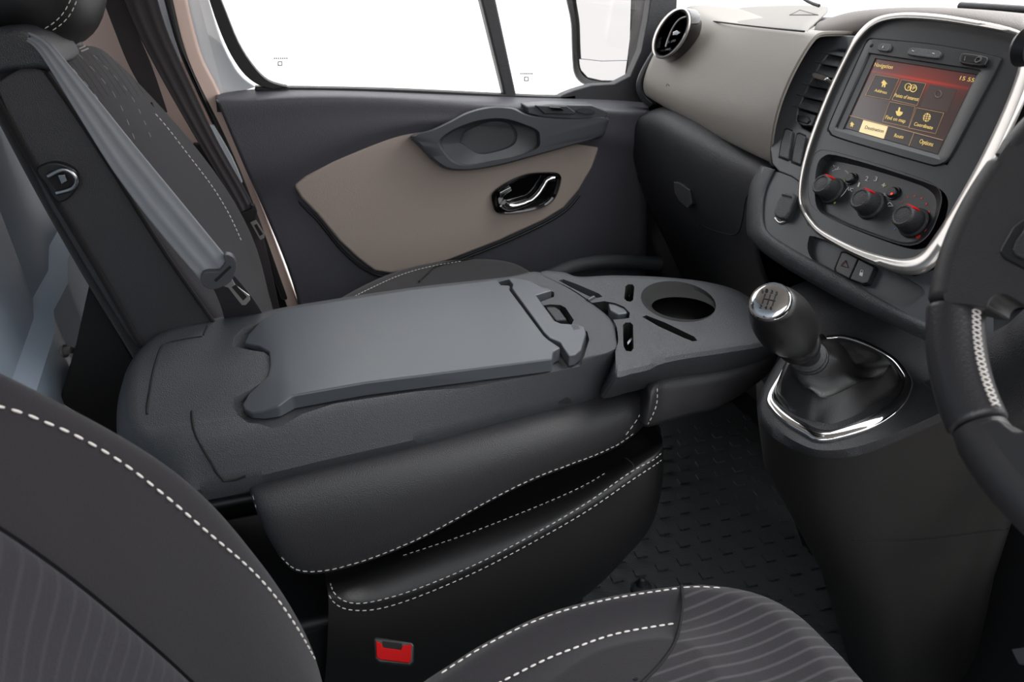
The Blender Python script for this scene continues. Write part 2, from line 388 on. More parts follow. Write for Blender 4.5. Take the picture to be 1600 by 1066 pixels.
par(tube('door_pocket', M['plastic'], door, [at(a, b, y=1.58) for a, b in [(780, 470), (850, 436), (900, 416), (960, 408), (1030, 412)]], .02, 10, per=5), door)
# ================================================================ door mirror
MP = Pl(at(940, 60, y=1.98), (-.91, -.41, .03))
mg = [(899, -40), (901, 40), (903, 90), (907, 110), (918, 122), (940, 127), (962, 128), (975, 122), (980, 105), (984, 60), (987, -40)]
mo = [(889, -60), (892, 40), (894, 95), (898, 118), (912, 132), (940, 137), (970, 137), (992, 132), (1012, 112), (1024, 60), (1032, -60)]
mir = thing('door_mirror', 'black wing mirror seen through the front quarter glass, reflecting white sheets', 'mirror', tuple(MP.hit(940, 60, -.05)))
def P(o): return par(o, mir)
P(rings('housing', M['plastic_black'], mir, [pring(MP, shr(mo, .6), -.12), pring(MP, shr(mo, .93), -.09), pring(MP, mo, -.03), pring(MP, mo, .012), pring(MP, shr(mo, .97), .016), pring(MP, shr(mg, 1.02), .01), pring(MP, mg, .0)], n=90, cap0=True))
P(plate('upper_glass', M['mirror'], mir, MP, [(900, -38), (901, 40), (903, 91), (940, 95), (980, 94), (984, 60), (987, -38)], .002, .004, 0))
P(plate('wide_angle_glass', M['mirror'], mir, Pl(MP.o, (-.905, -.42, .05)), [(903, 92), (940, 96), (980, 95), (977, 116), (968, 126), (940, 126), (918, 121), (907, 109)], .004, .004, .001, smooth=0))
P(tube('mounting_arm', M['plastic_black'], mir, [MP.hit(995, 50, -.05), MP.hit(1030, 80, -.1), at(1020, 120, y=1.70)], .035, 12, per=4))
# ================================================================ outer passenger seat
seat = thing('passenger_seat', 'black fabric outer passenger seat upright behind the folded table, with headrest', 'seat', (-.15, 1.35, .45))
def Q(o): return par(o, seat)
def srow(z, a, b, c, d, e):
    """points of one height level, pixel+depth"""
    return [at(a[0] + 60, a[1], y=1.45), at(a[0], a[1], y=1.19), at(a[0] + (b[0] - a[0]) * .08, a[1] + (b[1] - a[1]) * .08, y=1.172), at((a[0] + b[0]) / 2, (a[1] + b[1]) / 2, y=1.165), at(b[0] - (b[0] - a[0]) * .06, b[1] - (b[1] - a[1]) * .06, y=1.17), at(*b, y=1.185), at(*c, y=1.26), at(*d, y=1.38), at(*e, y=1.49), at(e[0] + 6, e[1] + 8, y=1.535), at(e[0] - 20, e[1] + 10, y=1.58)]
rows = [srow(0, (310, 760), (480, 640), (490, 610), (500, 590), (460, 560)),
        srow(0, (212, 580), (362, 520), (390, 505), (420, 500), (419, 480)),
        srow(0, (130, 450), (262, 388), (318, 385), (362, 378), (406, 385)),
        srow(0, (62, 330), (180, 262), (235, 270), (288, 260), (352, 285)),
        srow(0, (5, 222), (118, 165), (165, 155), (217, 158), (276, 190)),
        srow(0, (-42, 130), (78, 100), (120, 88), (160, 85), (195, 105)),
        srow(0, (-60, 92), (62, 78), (108, 72), (145, 70), (165, 80))]
bk = Q(grid('backrest', M['fabric'], seat, rows, sub=2, solid=.0, per=0))
Q(plate('seat_frame', M['void'], seat, PY(1.21), [(140, 440), (215, 575), (250, 700), (180, 690), (92, 628), (118, 540)], 0, .10, .004))  # black plate standing in for the shade in the gap behind the seat
# side panel with the latch
sp_ = [(18, 200), (-10, 130), (40, 98), (72, 112), (118, 178), (182, 276), (262, 402), (352, 528), (230, 560), (196, 520), (142, 432), (75, 320)]
Q(plate('side_panel', M['leather'], seat, PY(1.17), sp_, .008, .012, .004, smooth=0))
Q(tube('piping', M['fabric_dark'], seat, [at(a, b, y=1.16) for a, b in [(72, 112), (118, 178), (182, 276), (262, 402), (345, 520)]], .004, per=4))
Q(tube('piping', M['fabric_dark'], seat, [at(a, b, y=1.158) for a, b in [(-8, 150), (40, 235), (100, 335), (160, 435), (222, 545)]], .0045, per=4))
Q(plate('shoulder_cap', M['plastic_dark'], seat, PY(1.17), [(-30, 48), (20, 44), (52, 60), (82, 92), (88, 113), (60, 108), (20, 110), (-40, 122)], .03, .16, .012, seg=4))
lt = [(57, 268), (66, 258), (85, 254), (102, 258), (118, 268), (122, 282), (117, 300), (104, 313), (92, 316), (82, 308), (72, 290)]
lp = Q(plate('latch_plate', M['plastic_black'], seat, PY(1.165), lt, .014, .014, .003, smooth=3))
Q(plate('latch_recess', M['void'], lp, PY(1.165), [(72, 272), (90, 266), (112, 278), (112, 295), (96, 304), (84, 292)], .0145, .002, 0, smooth=3))
Q(tube('striker_loop', M['steel'], lp, [at(a, b, y=1.145) for a, b in [(75, 276), (98, 265), (112, 270), (120, 282), (112, 295), (88, 302)]], .0032, 8, per=4))
Q(plate('latch_bolt', M['steel'], lp, PY(1.16), [(90, 274), (101, 273), (105, 283), (96, 288)], .02, .012, .001))
# quilted lines of stitching on the front
Q(stitch('stitching', seat, [at(a, b, y=1.49) for a, b in [(408, 425), (412, 455), (412, 488)]]))
for dx in (0, 5): Q(tube('piping', M['thread'], seat, [at(a + dx, b + dx * .7, y=1.30) for a, b in [(92, 92), (110, 82), (133, 72)]], .0012, 6, per=3))
Q(tube('piping', M['fabric_dark'], seat, [at(a, b, y=1.44) for a, b in [(236, 160), (258, 215), (256, 244), (246, 262), (243, 275)]], .002, 6, per=4))
# headrest and posts
def blob(name, m, parent, c, rx, ry, rz, rot, pw=3.2, seg=40, rg=24):
    bm = bmesh.new(); bmesh.ops.create_uvsphere(bm, u_segments=seg, v_segments=rg, radius=1)
    R = Matrix.Rotation(rot[2], 3, 'Z') @ Matrix.Rotation(rot[1], 3, 'Y') @ Matrix.Rotation(rot[0], 3, 'X')
    for v in bm.verts:
        p = v.co; s = (abs(p.x) ** pw + abs(p.y) ** pw + abs(p.z) ** pw) ** (-1 / pw); p = p * s
        v.co = Vector(c) + R @ Vector((p.x * rx, p.y * ry, p.z * rz))
    return finish(name, bm, m, parent, ang=180)
hc = at(62, -42, y=1.36)
hr = Q(blob('headrest', M['leather_black'], seat, hc, .085, .155, .105, (0, .35, 0), 2.6))
Q(stitch('stitching', hr, [at(a, b, y=1.225) for a, b in [(48, 52), (75, 42), (98, 22), (112, -4)]]))
Q(stitch('stitching', hr, [at(a, b, y=1.235) for a, b in [(62, 56), (88, 44), (109, 24), (121, -2)]]))
Q(tube('headrest_post', M['plastic_black'], seat, [at(98, 40, y=1.34), at(103, 78, y=1.34)], .012, 12))
Q(lathe('post_collar', M['plastic_black'], seat, at(101, 76, y=1.34), (0, 0, 1), [(0, .028), (.014, .026), (.02, .014)], 24))
# ---- outer seat cushion, seen beyond the folded table
oc = thing('seat_cushion', 'black ribbed fabric cushion of the outer seat, beside the door behind the table', 'seat', (.3, 1.45, .45))
def cz(px, py, z): return at(px, py, z=z)
rows = []
prof = [(455, 500), (500, 482), (535, 462), (575, 440), (620, 421), (680, 407), (740, 402), (790, 405), (818, 417), (835, 432)]
base = [cz(a, b, .68) for a, b in prof]
for dy, dz in [(.012, -.3), (.01, -.10), (.005, -.02), (0, 0), (-.03, .008), (-.10, .008), (-.20, .004), (-.33, -.0), (-.42, -.03), (-.43, -.2)]:
    rows.append([p + Vector((0, dy, dz)) for p in base])
par(grid('cushion', M['fabric'], oc, rows, sub=2, dirn=(0, 0, 1)), oc)
par(stitch('stitching', oc, [at(a, b, z=.694) for a, b in [(540, 470), (580, 450), (625, 430), (670, 417), (722, 408)]]), oc)
par(tube('piping', M['fabric_dark'], oc, [at(a, b, z=.690) for a, b in [(655, 440), (668, 428), (685, 415), (740, 403)]], .0025, 6, per=4), oc)
# ================================================================ belts
def ribbon(name, m, parent, L, R, ys, thick=.0018, ribs=0, per=6):
    a = cr([at(p[0], p[1], y=y) for p, y in zip(L, ys)], per, False); b = cr([at(p[0], p[1], y=y) for p, y in zip(R, ys)], per, False)
    rows = []
    for p, q in zip(a, b):
        r = []
        for k in range(13):
            t = k / 12; v = p.lerp(q, t)
            if ribs: v = v + Vector((0, -.0016, .0008)) * (1 if (k in (3, 4, 8, 9)) else 0)
            r.append(v)
        rows.append(r)
    return grid(name, m, parent, rows, sub=1, solid=thick, dirn=(0, -1, 0))
b1 = thing('seat_belt', 'grey seat belt hanging over the seat side panel with large chrome tongue', 'seat belt', (-.2, 1.1, .9))
B = lambda o: par(o, b1)
B(ribbon('webbing', M['webbing'], b1, [(20, 52), (52, 72), (78, 108), (122, 180), (180, 272), (245, 358), (322, 448)], [(45, 50), (74, 64), (98, 90), (152, 155), (214, 232), (280, 312), (362, 412)], [1.16, 1.13, 1.115, 1.10, 1.09, 1.075, 1.06], ribs=1))
bd = [(313, 437), (316, 428), (325, 425), (342, 424), (352, 410), (349, 402), (353, 398), (363, 401), (369, 411), (368, 425), (360, 441), (347, 449), (332, 453), (319, 448)]
tg = B(plate('tongue_grip', M['plastic_smooth'], b1, PY(1.055), bd, .006, .014, .003, smooth=2))
B(plate('slot', M['void'], tg, PY(1.055), [(334, 438), (359, 415), (362, 418), (338, 441)], .0065, .003, 0))
tb = B(plate('tongue_blade', M['silver'], b1, PY(1.055), [(348, 447), (362, 435), (367, 445), (390, 462), (391, 469), (384, 477), (378, 477), (366, 462), (357, 450)], 0, .003, .0006))
B(plate('slot', M['void'], tb, PY(1.055), [(362, 449), (368, 445), (386, 464), (380, 470)], .0006, .003, 0))
B(ribbon('webbing', M['webbing_dark'], b1, [(334, 452), (345, 478), (352, 505), (356, 530)], [(366, 430), (392, 462), (412, 494), (425, 530)], [1.09, 1.13, 1.18, 1.21], ribs=0))
b2 = thing('seat_belt', 'dark mauve-grey seat belt running down the door pillar with small tongue', 'seat belt', (-.2, 1.55, .9))
B = lambda o: par(o, b2)
B(ribbon('webbing', M['webbing_dark'], b2, [(182, -30), (212, 45), (262, 140), (315, 232), (362, 312), (374, 334)], [(238, -30), (262, 50), (302, 140), (340, 220), (385, 300), (395, 322)], [1.57, 1.57, 1.57, 1.56, 1.555, 1.55], ribs=1))
B(ribbon('webbing', M['webbing_dark'], b2, [(150, -30), (176, 40), (205, 110), (245, 175)], [(196, -30), (212, 40), (238, 105), (262, 176)], [1.60, 1.60, 1.60, 1.60]))
B(ribbon('webbing', M['webbing_dark'], b2, [(374, 330), (392, 380), (408, 440), (420, 500)], [(398, 322), (412, 372), (428, 440), (440, 500)], [1.56, 1.57, 1.58, 1.59]))
tg = B(plate('tongue_grip', M['plastic_black'], b2, PY(1.545), [(368, 328), (374, 334), (384, 331), (393, 326), (391, 319), (398, 321), (402, 332), (398, 343), (386, 348), (376, 344)], .004, .012, .003))
tb = B(plate('tongue_blade', M['silver'], b2, PY(1.545), [(391, 348), (400, 344), (414, 366), (413, 372), (407, 375), (404, 371)], 0, .003, .0005))
B(plate('slot', M['void'], tb, PY(1.545), [(397, 352), (401, 350), (411, 366), (406, 369)], .0006, .003, 0))
# bolts on the bulkhead
def bolt(px, py):
    p = at(px, py, x=-.455)
    t = thing('bolt', 'steel hex bolt with flange on the grey bulkhead behind the seats', 'bolt', tuple(p))
    par(lathe('bolt_head', M['silver'], t, p, (1, -.2, .1), [(-.004, .008), (.008, .008), (.009, .0065)], 6), t)
    par(lathe('flange', M['silver'], t, p, (1, -.2, .1), [(-.008, .012), (-.004, .012)], 24), t)
    par(tube('shank', M['steel'], t, [p - Vector((.03, 0, 0)), p], .004, 10), t)
bolt(106, 548)
# ---------------------------------------------------------------- seams and stitches laid on a built surface
def surf(o, pix, lift=.0006, per=4):
    bpy.context.view_layer.update(); dg = bpy.context.evaluated_depsgraph_get(); e = o.evaluated_get(dg)
    out = []; inv = e.matrix_world.inverted()
    for p in (cr(pix, per, False) if per else pix):
        d = ray(p[0], p[1]).normalized()
        ok, loc, nor, _ = e.ray_cast(inv @ CP, inv.to_3x3() @ d)
        if ok: out.append(e.matrix_world @ loc - d * lift)
    return out
def seam(name, parent, o, pix, r=.0012, m='plastic_black', lift=.0, per=4):
    q = surf(o, pix, lift, per)
    return tube(name, M[m], parent, q, r, 6) if len(q) > 2 else None
def sst(parent, o, pix, dash=.006, gap=.0035, r=.0009, lift=.0012, m=None):
    lift = max(lift, .0014)
    q = surf(o, pix, lift, 6); return stitch('stitching', parent, q, dash, gap, r, m, per=1) if len(q) > 3 else None
# ================================================================ folded middle seat back used as a table
tb_ = thing('folding_seat_table', 'folded middle seat back forming a grey work table between the seats', 'seat table', (.2, 1.0, .60))
T = lambda o: par(o, tb_)
TZ = PZ(.80)
def zr(L, z): return [at(a, b, z=z) for a, b in L]
top = [(222, 560), (262, 524), (330, 502), (400, 492), (470, 479), (640, 453), (790, 436), (840, 428), (888, 452), (922, 476), (950, 500), (958, 528), (955, 548), (900, 560), (760, 583), (640, 604), (500, 630), (400, 650), (320, 661), (262, 668), (222, 668), (212, 620)]
t2 = [(204, 566), (252, 520), (330, 499), (402, 490), (470, 477), (640, 451), (790, 434), (842, 426), (892, 452), (926, 476), (955, 502), (963, 530), (958, 555), (905, 571), (765, 598), (644, 622), (502, 650), (400, 674), (318, 690), (255, 694), (205, 682), (192, 630)]
t3 = [(196, 590), (245, 540), (330, 520), (402, 510), (470, 500), (640, 470), (790, 450), (842, 440), (892, 470), (925, 490), (950, 520), (958, 560), (945, 600), (900, 622), (768, 656), (645, 688), (505, 720), (388, 748), (322, 762), (280, 768), (200, 730), (182, 660)]
t4 = [at(a, b, z=.725) for a, b in t3]
def smoothrings(tp_, mid, bot, k=4):
    A_, B_, C_ = cr(tp_, 5), cr(mid, 5), cr(bot, 5); c = sum(A_, Vector()) / len(A_); I_ = [p + (c - p) * .03 for p in A_]
    cols_ = [cr([i_, a_, b_, c_], k, False) for i_, a_, b_, c_ in zip(I_, A_, B_, C_)]
    for q in cols_:
        for v in q: v.z = min(v.z, A_[0].z)
    return [[q[i] for q in cols_] for i in range(k - 1, len(cols_[0]))]
r1 = smoothrings(zr(top, .80), zr(t2, .788), t4) + [cr([p + Vector((0, .01, -.03)) for p in t4], 5)]
shell = T(rings('table_shell', M['plastic'], tb_, r1, cap0=True, res=False, ang=50))
pocket = [(361, 533), (364, 518), (378, 505), (400, 494), (440, 480), (640, 448), (776, 430), (800, 428), (842, 440), (872, 462), (886, 485), (912, 505), (921, 522), (913, 548), (898, 560), (870, 564), (760, 581), (640, 600), (520, 620), (470, 633), (425, 648), (384, 649), (369, 640), (360, 626), (362, 613), (390, 599), (415, 584), (422, 574), (420, 549), (411, 542), (385, 538)]
def cutter(pl, pix, top_, depth, smooth=0): 
    c = plate('c', M['void'], None, pl, pix, top_, depth, 0, smooth); bpy.context.view_layer.update(); return c
pk = [(361, 533), (364, 518), (378, 505), (402, 497), (440, 484), (640, 456), (776, 434), (797, 429), (833, 435), (852, 445), (866, 449), (866, 456), (845, 464), (852, 473), (871, 500), (905, 503), (918, 510), (921, 522), (913, 549), (898, 560)] + pocket[15:]
shell = cut(shell, [cutter(TZ, pk, .01, .024, 0), cutter(TZ, [(846, 470), (860, 468), (876, 469), (884, 473), (897, 492), (893, 500), (876, 503), (862, 495)], .01, .03)])
addbevel(shell, .0022, 3)
# latch window frame piece beside the bar
T(plate('finger_recess', M['plastic_dark'], tb_, TZ, [(848, 474), (860, 474), (875, 484), (886, 499), (868, 500)], -.004, .015, .003))
# tabletop lid: flat field and a sloping rear end
LZ = .812
flat = [(447, 483), (640, 453), (777, 437), (783, 445), (797, 446), (796, 452), (850, 524), (858, 531), (876, 543), (865, 549), (863, 561), (760, 574), (570, 598), (457, 618)]
rear = [(457, 618), (435, 634), (411, 643), (393, 646), (382, 641), (378, 632), (388, 616), (417, 588), (421, 572), (420, 550), (405, 541), (381, 536), (387, 523), (405, 503), (429, 489), (447, 483)]
bm = bmesh.new(); fv = [bm.verts.new(at(a, b, z=LZ)) for a, b in flat]
rv = []
for a, b in rear[1:-1]:
    k = min(1, max(0, (450 - a) / 65)); rv.append(bm.verts.new(at(a, b, z=LZ - .016 * k)))
bm.faces.new(fv); bm.faces.new([fv[-1]] + rv + [fv[0]])
loop = fv + rv
bt = {v: bm.verts.new((v.co.x, v.co.y, .79)) for v in loop}
for i in range(len(loop)): 
    a, b = loop[i], loop[(i + 1) % len(loop)]; bm.faces.new((a, bt[a], bt[b], b))
T(lab(finish('table_lid', bm, M['lid'], tb_, .003, ang=35, seg=4), 'smooth grey folding lid'))
bar = [(794, 435), (798, 433), (831, 439), (848, 449), (858, 450), (862, 454), (838, 461), (848, 475), (867, 501), (876, 505), (904, 507), (914, 511), (916, 521), (908, 547), (899, 554), (889, 556), (882, 546), (875, 535), (859, 528), (850, 519), (800, 450), (801, 444)]
T(plate('latch_bar', M['lid'], tb_, TZ, bar, .009, .02, .0025, seg=3))
for k in range(5): T(tube('grip_rib', M['plastic_dark'], tb_, [TZ.hit(893 + 2.4 * k + j * 1.1, 507.5 + j * 2 + .3 * k, .0092) for j in (0, 2, 4 - k * .3)], .0004, 5))
# seam lines of the rear cap
T(seam('seam_line', tb_, shell, [(324, 510), (318, 524)], .0018, 'void'))
T(seam('seam_line', tb_, shell, [(316, 526), (280, 532), (258, 538), (250, 548), (240, 580), (231, 630), (230, 648)], .0018, 'void'))
T(seam('seam_line', tb_, shell, [(300, 643), (301, 660), (307, 683), (328, 720), (350, 752), (384, 744)], .002, 'void', per=2))
nq = surf(shell, [(882, 626)], 0, 0)[0]
T(plate('drain_notch', M['void'], tb_, Pl(nq, (0, -.93, .35)), [(872, 630), (875, 622), (884, 620), (892, 624), (893, 631)], .0015, .001, 0))
# cup holder tray
tray = thing('cup_holder_tray', 'dark grey cup holder tray hinged to the front end of the seat table', 'cup holder', (.6, 1.0, .66))
Y = lambda o: par(o, tray)
a0 = [(846, 428), (880, 429), (905, 436), (960, 434), (1040, 437), (1105, 446), (1150, 462), (1185, 492), (1192, 512), (1178, 520), (1120, 528), (1060, 535), (1020, 541), (1008, 549), (985, 553), (962, 553), (966, 530), (958, 500), (926, 474), (890, 450)]
a1 = [(845, 426), (880, 426), (905, 433), (960, 431), (1040, 434), (1110, 442), (1160, 458), (1202, 492), (1212, 525), (1196, 540), (1130, 552), (1064, 562), (1030, 570), (1014, 578), (988, 584), (960, 586), (965, 535), (957, 500), (925, 474), (889, 450)]
a2 = [(845, 440), (880, 440), (905, 446), (960, 446), (1040, 450), (1110, 458), (1165, 480), (1206, 512), (1214, 545), (1196, 563), (1130, 583), (1060, 592), (1035, 596), (1010, 602), (985, 608), (942, 614), (958, 560), (952, 520), (920, 490), (885, 470)]
q2 = cr(zr(a2, .735), 5)
trs = Y(rings('tray_body', M['plastic'], tray, smoothrings(zr(a0, .80), zr(a1, .788), zr(a2, .735)) + [[p + Vector((0, .008, -.012)) for p in q2]], cap0=True, res=False, ang=50))
def ell(cx, cy, rx, ry, tilt=0, n=40):
    c, s = math.cos(tilt), math.sin(tilt)
    return [(cx + rx * math.cos(2 * math.pi * k / n) * c - ry * math.sin(2 * math.pi * k / n) * s, cy + rx * math.cos(2 * math.pi * k / n) * s + ry * math.sin(2 * math.pi * k / n) * c) for k in range(n)]
slots = [[(873, 431), (880, 429), (900, 436), (936, 451), (942, 456), (934, 458), (922, 456), (897, 444)],
         [(978, 440), (982, 437), (989, 437), (992, 441), (990, 461), (986, 464), (980, 463), (976, 459)],
         [(974, 500), (978, 496), (986, 496), (990, 500), (991, 536), (987, 541), (979, 540), (975, 533)],
         [(1004, 487), (1011, 485), (1040, 496), (1086, 518), (1091, 524), (1083, 525), (1070, 520), (1030, 502)]]
cs = [cutter(TZ, s, .01, .05) for s in slots]
dish = rings('c', M['void'], None, [pring(TZ, ell(1058, 470, 62, 34, .18), .003, 0), pring(TZ, ell(1064, 474, 54, 25, .15), -.006, 0), pring(TZ, ell(1068, 482, 50, 17, .1), -.010, 0), pring(TZ, ell(1068, 482, 50, 17, .1), -.055, 0)], cap0=True, res=False)
hinge = [(905, 471), (914, 467), (930, 465), (945, 463), (962, 466), (976, 472), (985, 481), (984, 489), (970, 491), (951, 492), (947, 496), (935, 486), (922, 479)]
bpy.context.view_layer.update()
trs = cut(trs, cs + [dish, cutter(TZ, hinge, .01, .03)]); addbevel(trs, .0016, 2)
Y(plate('tray_floor', M['void'], tray, PZ(.752), [(870, 445), (1100, 455), (1160, 500), (1000, 560), (930, 520)], 0, .006, 0))
Y(plate('hinge_cover', M['lid'], tray, TZ, [(949, 470), (965, 468), (978, 474), (984, 483), (980, 489), (965, 491), (953, 484)], -.003, .02, .003))
Y(plate('hinge_pin', M['lid'], tray, TZ, [(911, 473), (922, 474), (937, 488), (935, 491), (922, 486)], -.001, .02, .003))
Y(tube('hinge_rod', M['plastic_smooth'], tray, [TZ.hit(918, 470, .0), TZ.hit(928, 465, .0)], .004, 10))
for c in ((984, 455), (982, 530)): Y(plate('slot_clip', M['steel'], tray, TZ, [(c[0] - 2, c[1] + 5), (c[0] + 6, c[1] - 5), (c[0] + 6, c[1]), (c[0] - 1, c[1] + 9)], -.018, .002, 0))
# leather padding under table and tray
pad = thing('seat_back_padding', 'black leather padding wrapped round the underside of the folded seat table, white stitched edge', 'padding', (.2, .9, .55))
D = lambda o: par(o, pad)
cols = [[(389, 752), (385, 766), (397, 812), (430, 880), (455, 903)], [(450, 733), (447, 752), (460, 815), (485, 880), (500, 911)], [(560, 708), (560, 728), (572, 795), (590, 850), (600, 882)],
        [(680, 680), (685, 700), (692, 750), (698, 800), (700, 834)], [(790, 651), (795, 670), (800, 712), (800, 745), (800, 772)], [(890, 627), (893, 645), (898, 682), (900, 712), (900, 733)],
        [(970, 612), (975, 626), (974, 658), (968, 688), (958, 713)], [(1012, 606), (1017, 617), (1012, 642), (1005, 660), (996, 685)], [(1027, 605), (1031, 612), (1028, 628), (1026, 640), (1020, 655)]]
ysr = [.835, .795, .765, .762, .775]
rows = []
tr = [at(c[0][0], c[0][1] - 4, z=.726) + Vector((0, .03, 0)) for c in cols]
rows.append(tr)
for k in range(5):
    rows.append([at(*c[k], y=ysr[k] + (.012 * i if k < 5 else 0) * (i / 8)) for i, c in enumerate(cols)])
rows.append([p + Vector((0, .03, .004)) for p in rows[-1]])
rows.append([p + Vector((0, .14, .02)) for p in rows[-1]])
for r in rows:   # turn the rear end inward
    r.insert(0, r[0] + Vector((-.004, .05, -.005)))
lp_ = D(grid('side_padding', M['leather'], pad, rows, sub=3, dirn=(0, -1, 0)))
def snap(o, pix, step=(0, -1), inset=3.0, n=40, lift=.0014):
    """nearest points of a built edge, walking up the picture until the surface is met"""
    out = []
    for a, b in cr([(p[0], p[1]) for p in pix], 6, False):
        for k in range(n):
            if surf(o, [(a + step[0] * k, b + step[1] * k)], 0, 0):
                q = surf(o, [(a + step[0] * (k + inset), b + step[1] * (k + inset))], lift, 0)
                if q: out += q
                break
    return out
D(stitch('stitching', pad, snap(lp_, [(440, 905), (462, 912), (490, 915), (520, 914), (545, 908), (600, 886), (650, 866), (700, 838), (750, 808), (800, 776), (850, 752), (900, 737), (940, 724), (970, 708), (992, 688)]), .007, .004, .0009, per=1))
D(sst(pad, lp_, [(978, 680), (996, 655), (1006, 634), (1011, 612)], .007, .004))
0 and D(sst(pad, lp_, [(462, 888), (490, 897), (520, 896), (545, 890), (600, 870), (650, 849), (700, 822), (750, 792), (800, 761), (850, 737), (900, 720), (940, 706), (966, 688), (990, 660), (1004, 634), (1011, 612)], .007, .004))
q_ = [((96, 88), (150, 150), (185, 210)), ((122, 84), (180, 150), (215, 230)), ((146, 86), (205, 150), (240, 225))]
for t3_ in q_: Q(sst(seat, bk, list(t3_), .009, .012, .0008, .001, M['webbing']))
Q(sst(seat, bk, [(243, 178), (262, 200), (295, 243), (332, 292), (358, 335), (378, 378)], .006, .0035, .0009))
for k in range(9): Q(seam('quilt_line', seat, bk, [(104 + 9 * k, 84), (130 + 9.5 * k, 120), (150 + 9.5 * k, 150)], .0006, 'webbing_dark'))
D(sst(pad, lp_, [(395, 775), (410, 830), (418, 860)], .005, .006, .0004))
# nose of the padding under the tray
n0 = [(1005, 604), (1035, 598), (1060, 594), (1130, 585), (1196, 565), (1214, 548), (1206, 515), (1100, 470), (960, 470), (930, 500), (1000, 545)]
n1 = [(1018, 618), (1034, 604), (1062, 600), (1132, 591), (1198, 572), (1218, 552), (1208, 520), (1100, 480), (960, 480), (930, 510), (1000, 560)]
n2 = [(1000, 668), (1035, 665), (1080, 652), (1125, 640), (1180, 605), (1208, 575), (1205, 545), (1100, 510), (960, 520), (940, 560), (990, 620)]
npad = D(rings('nose_padding', M['leather'], pad, [cr(zr(n0, .745), 5), cr(zr(n1, .735), 5), cr(zr(n2, .675), 5), cr(zr([(a * .97 + 30, b * .97 + 20) for a, b in n2], .665), 5)], cap0=True, res=False, sub=1, ang=180))
D(sst(pad, npad, [(1000, 676), (1030, 675), (1060, 669), (1100, 658), (1130, 647), (1150, 636)], .006, .004))
D(sst(pad, npad, [(1027, 607), (1026, 632), (1014, 660), (992, 690)], .006, .004))
# ================================================================ middle cushion
mc = thing('seat_cushion', 'black leather and fabric middle seat cushion under the folded table, triple white stitching', 'seat', (.2, .9, .25))
K = lambda o: par(o, mc)
C0 = [(508, 900), (560, 884), (650, 850), (750, 812), (850, 772), (950, 728), (1010, 690), (1044, 672)]
C1 = [(508, 905), (560, 893), (650, 863), (750, 824), (850, 785), (950, 740), (1012, 700), (1047, 684)]
C2 = [(512, 920), (556, 945), (650, 923), (750, 878), (850, 824), (950, 760), (1012, 716), (1050, 695)]
C3 = [(514, 940), (560, 962), (652, 942), (752, 900), (852, 850), (952, 795), (1014, 752), (1052, 715)]
C4 = [(512, 1010), (570, 1040), (670, 1020), (770, 970), (862, 930), (945, 880), (1010, 815), (1050, 775)]
C5 = [(505, 1100), (580, 1110), (690, 1080), (790, 1030), (880, 975), (945, 925), (990, 870), (1025, 838)]
rows = []
for L, y in ((C0, .86), (C1, .80), (C2, .757), (C3, .748), (C4, .745), (C5, .765)):
    rows.append([at(a, b, y=y + (.0, .0, .0, .0, .0, .004, .02, .05)[i]) for i, (a, b) in enumerate(L)])
rows.append([p + Vector((-.01, .06, -.03)) for p in rows[-1]])
rows.insert(0, [p + Vector((0, .3, .02)) for p in rows[0]])
for r in rows: r.append(r[-1] + Vector((.003, .12, .0))); r.append(r[-1] + Vector((-.01, .35, .0)))
mcu = K(grid('cushion', M['leather_black'], mc, rows, sub=3, dirn=(0, -1, 0)))
K(sst(mc, mcu, [(630, 868), (700, 845), (760, 823), (850, 787), (910, 760), (948, 738)], .006, .0045, .0006))
K(sst(mc, mcu, [(516, 912), (524, 930), (546, 942), (580, 941), (650, 921), (750, 879), (850, 826), (920, 784), (985, 738), (1025, 716), (1047, 690), (1048, 678)], .0065, .0045))
K(sst(mc, mcu, [(506, 912), (520, 940), (545, 953), (590, 952), (655, 932), (750, 891), (850, 838), (920, 797), (985, 752), (1030, 722), (1050, 704)], .0065, .0045))
K(seam('piping', mc, mcu, [(984, 742), (990, 728), (978, 716)], .001, 'fabric_dark'))
pb = bmesh.new(); boxmesh(pb, (-.46, .81, 0), (.40, 1.12, .40))
K(finish('seat_plinth', pb, M['plastic_black'], mc, .02))
pb = bmesh.new(); boxmesh(pb, (-.46, 1.14, 0), (.42, 1.56, .42)); par(finish('seat_plinth', pb, M['plastic_black'], oc, .02), oc)
# floor anchor
fa = thing('floor_anchor', 'small dark metal seat anchor on the floor mat beside the middle cushion', 'bracket', tuple(at(1003, 912, z=.2)))
pf = at(1003, 908, z=.33)
par(lathe('anchor_pin', M['plastic_dark'], fa, pf - Vector((0, 0, .05)), (0, 0, 1), [(-.29, .008), (.045, .008), (.055, .006), (.058, .002)], 16), fa)
par(lathe('anchor_ring', M['plastic_dark'], fa, pf - Vector((0, 0, .02)), (0, 0, 1), [(-.006, .02), (.004, .02), (.008, .014)], 20), fa)
# ================================================================ red buckle
bu = thing('seat_belt_buckle', 'seat belt buckle with bright red release button between the driver seat and cushion', 'buckle', (.02, .62, .52))
BP = Pl(at(615, 1020, y=.60), -ray(615, 1022))
G = lambda o: par(o, bu)
G(plate('buckle_housing', M['plastic_black'], bu, BP, [(583, 997), (589, 996), (643, 1004), (648, 1008), (647, 1036), (641, 1042), (592, 1037), (585, 1030)], -.004, .06, .003))
G(lab(plate('release_button', M['red'], bu, BP, [(587, 1001), (590, 1003), (597, 1006), (598, 1012), (626, 1016), (629, 1009), (643, 1007), (642, 1033), (639, 1037), (593, 1031), (588, 1027)], .002, .012, .0015), 'bright red button'))
G(plate('buckle_slot', M['void'], bu, BP, [(597, 1002), (628, 1006), (628, 1016), (599, 1012)], -.002, .004, 0))
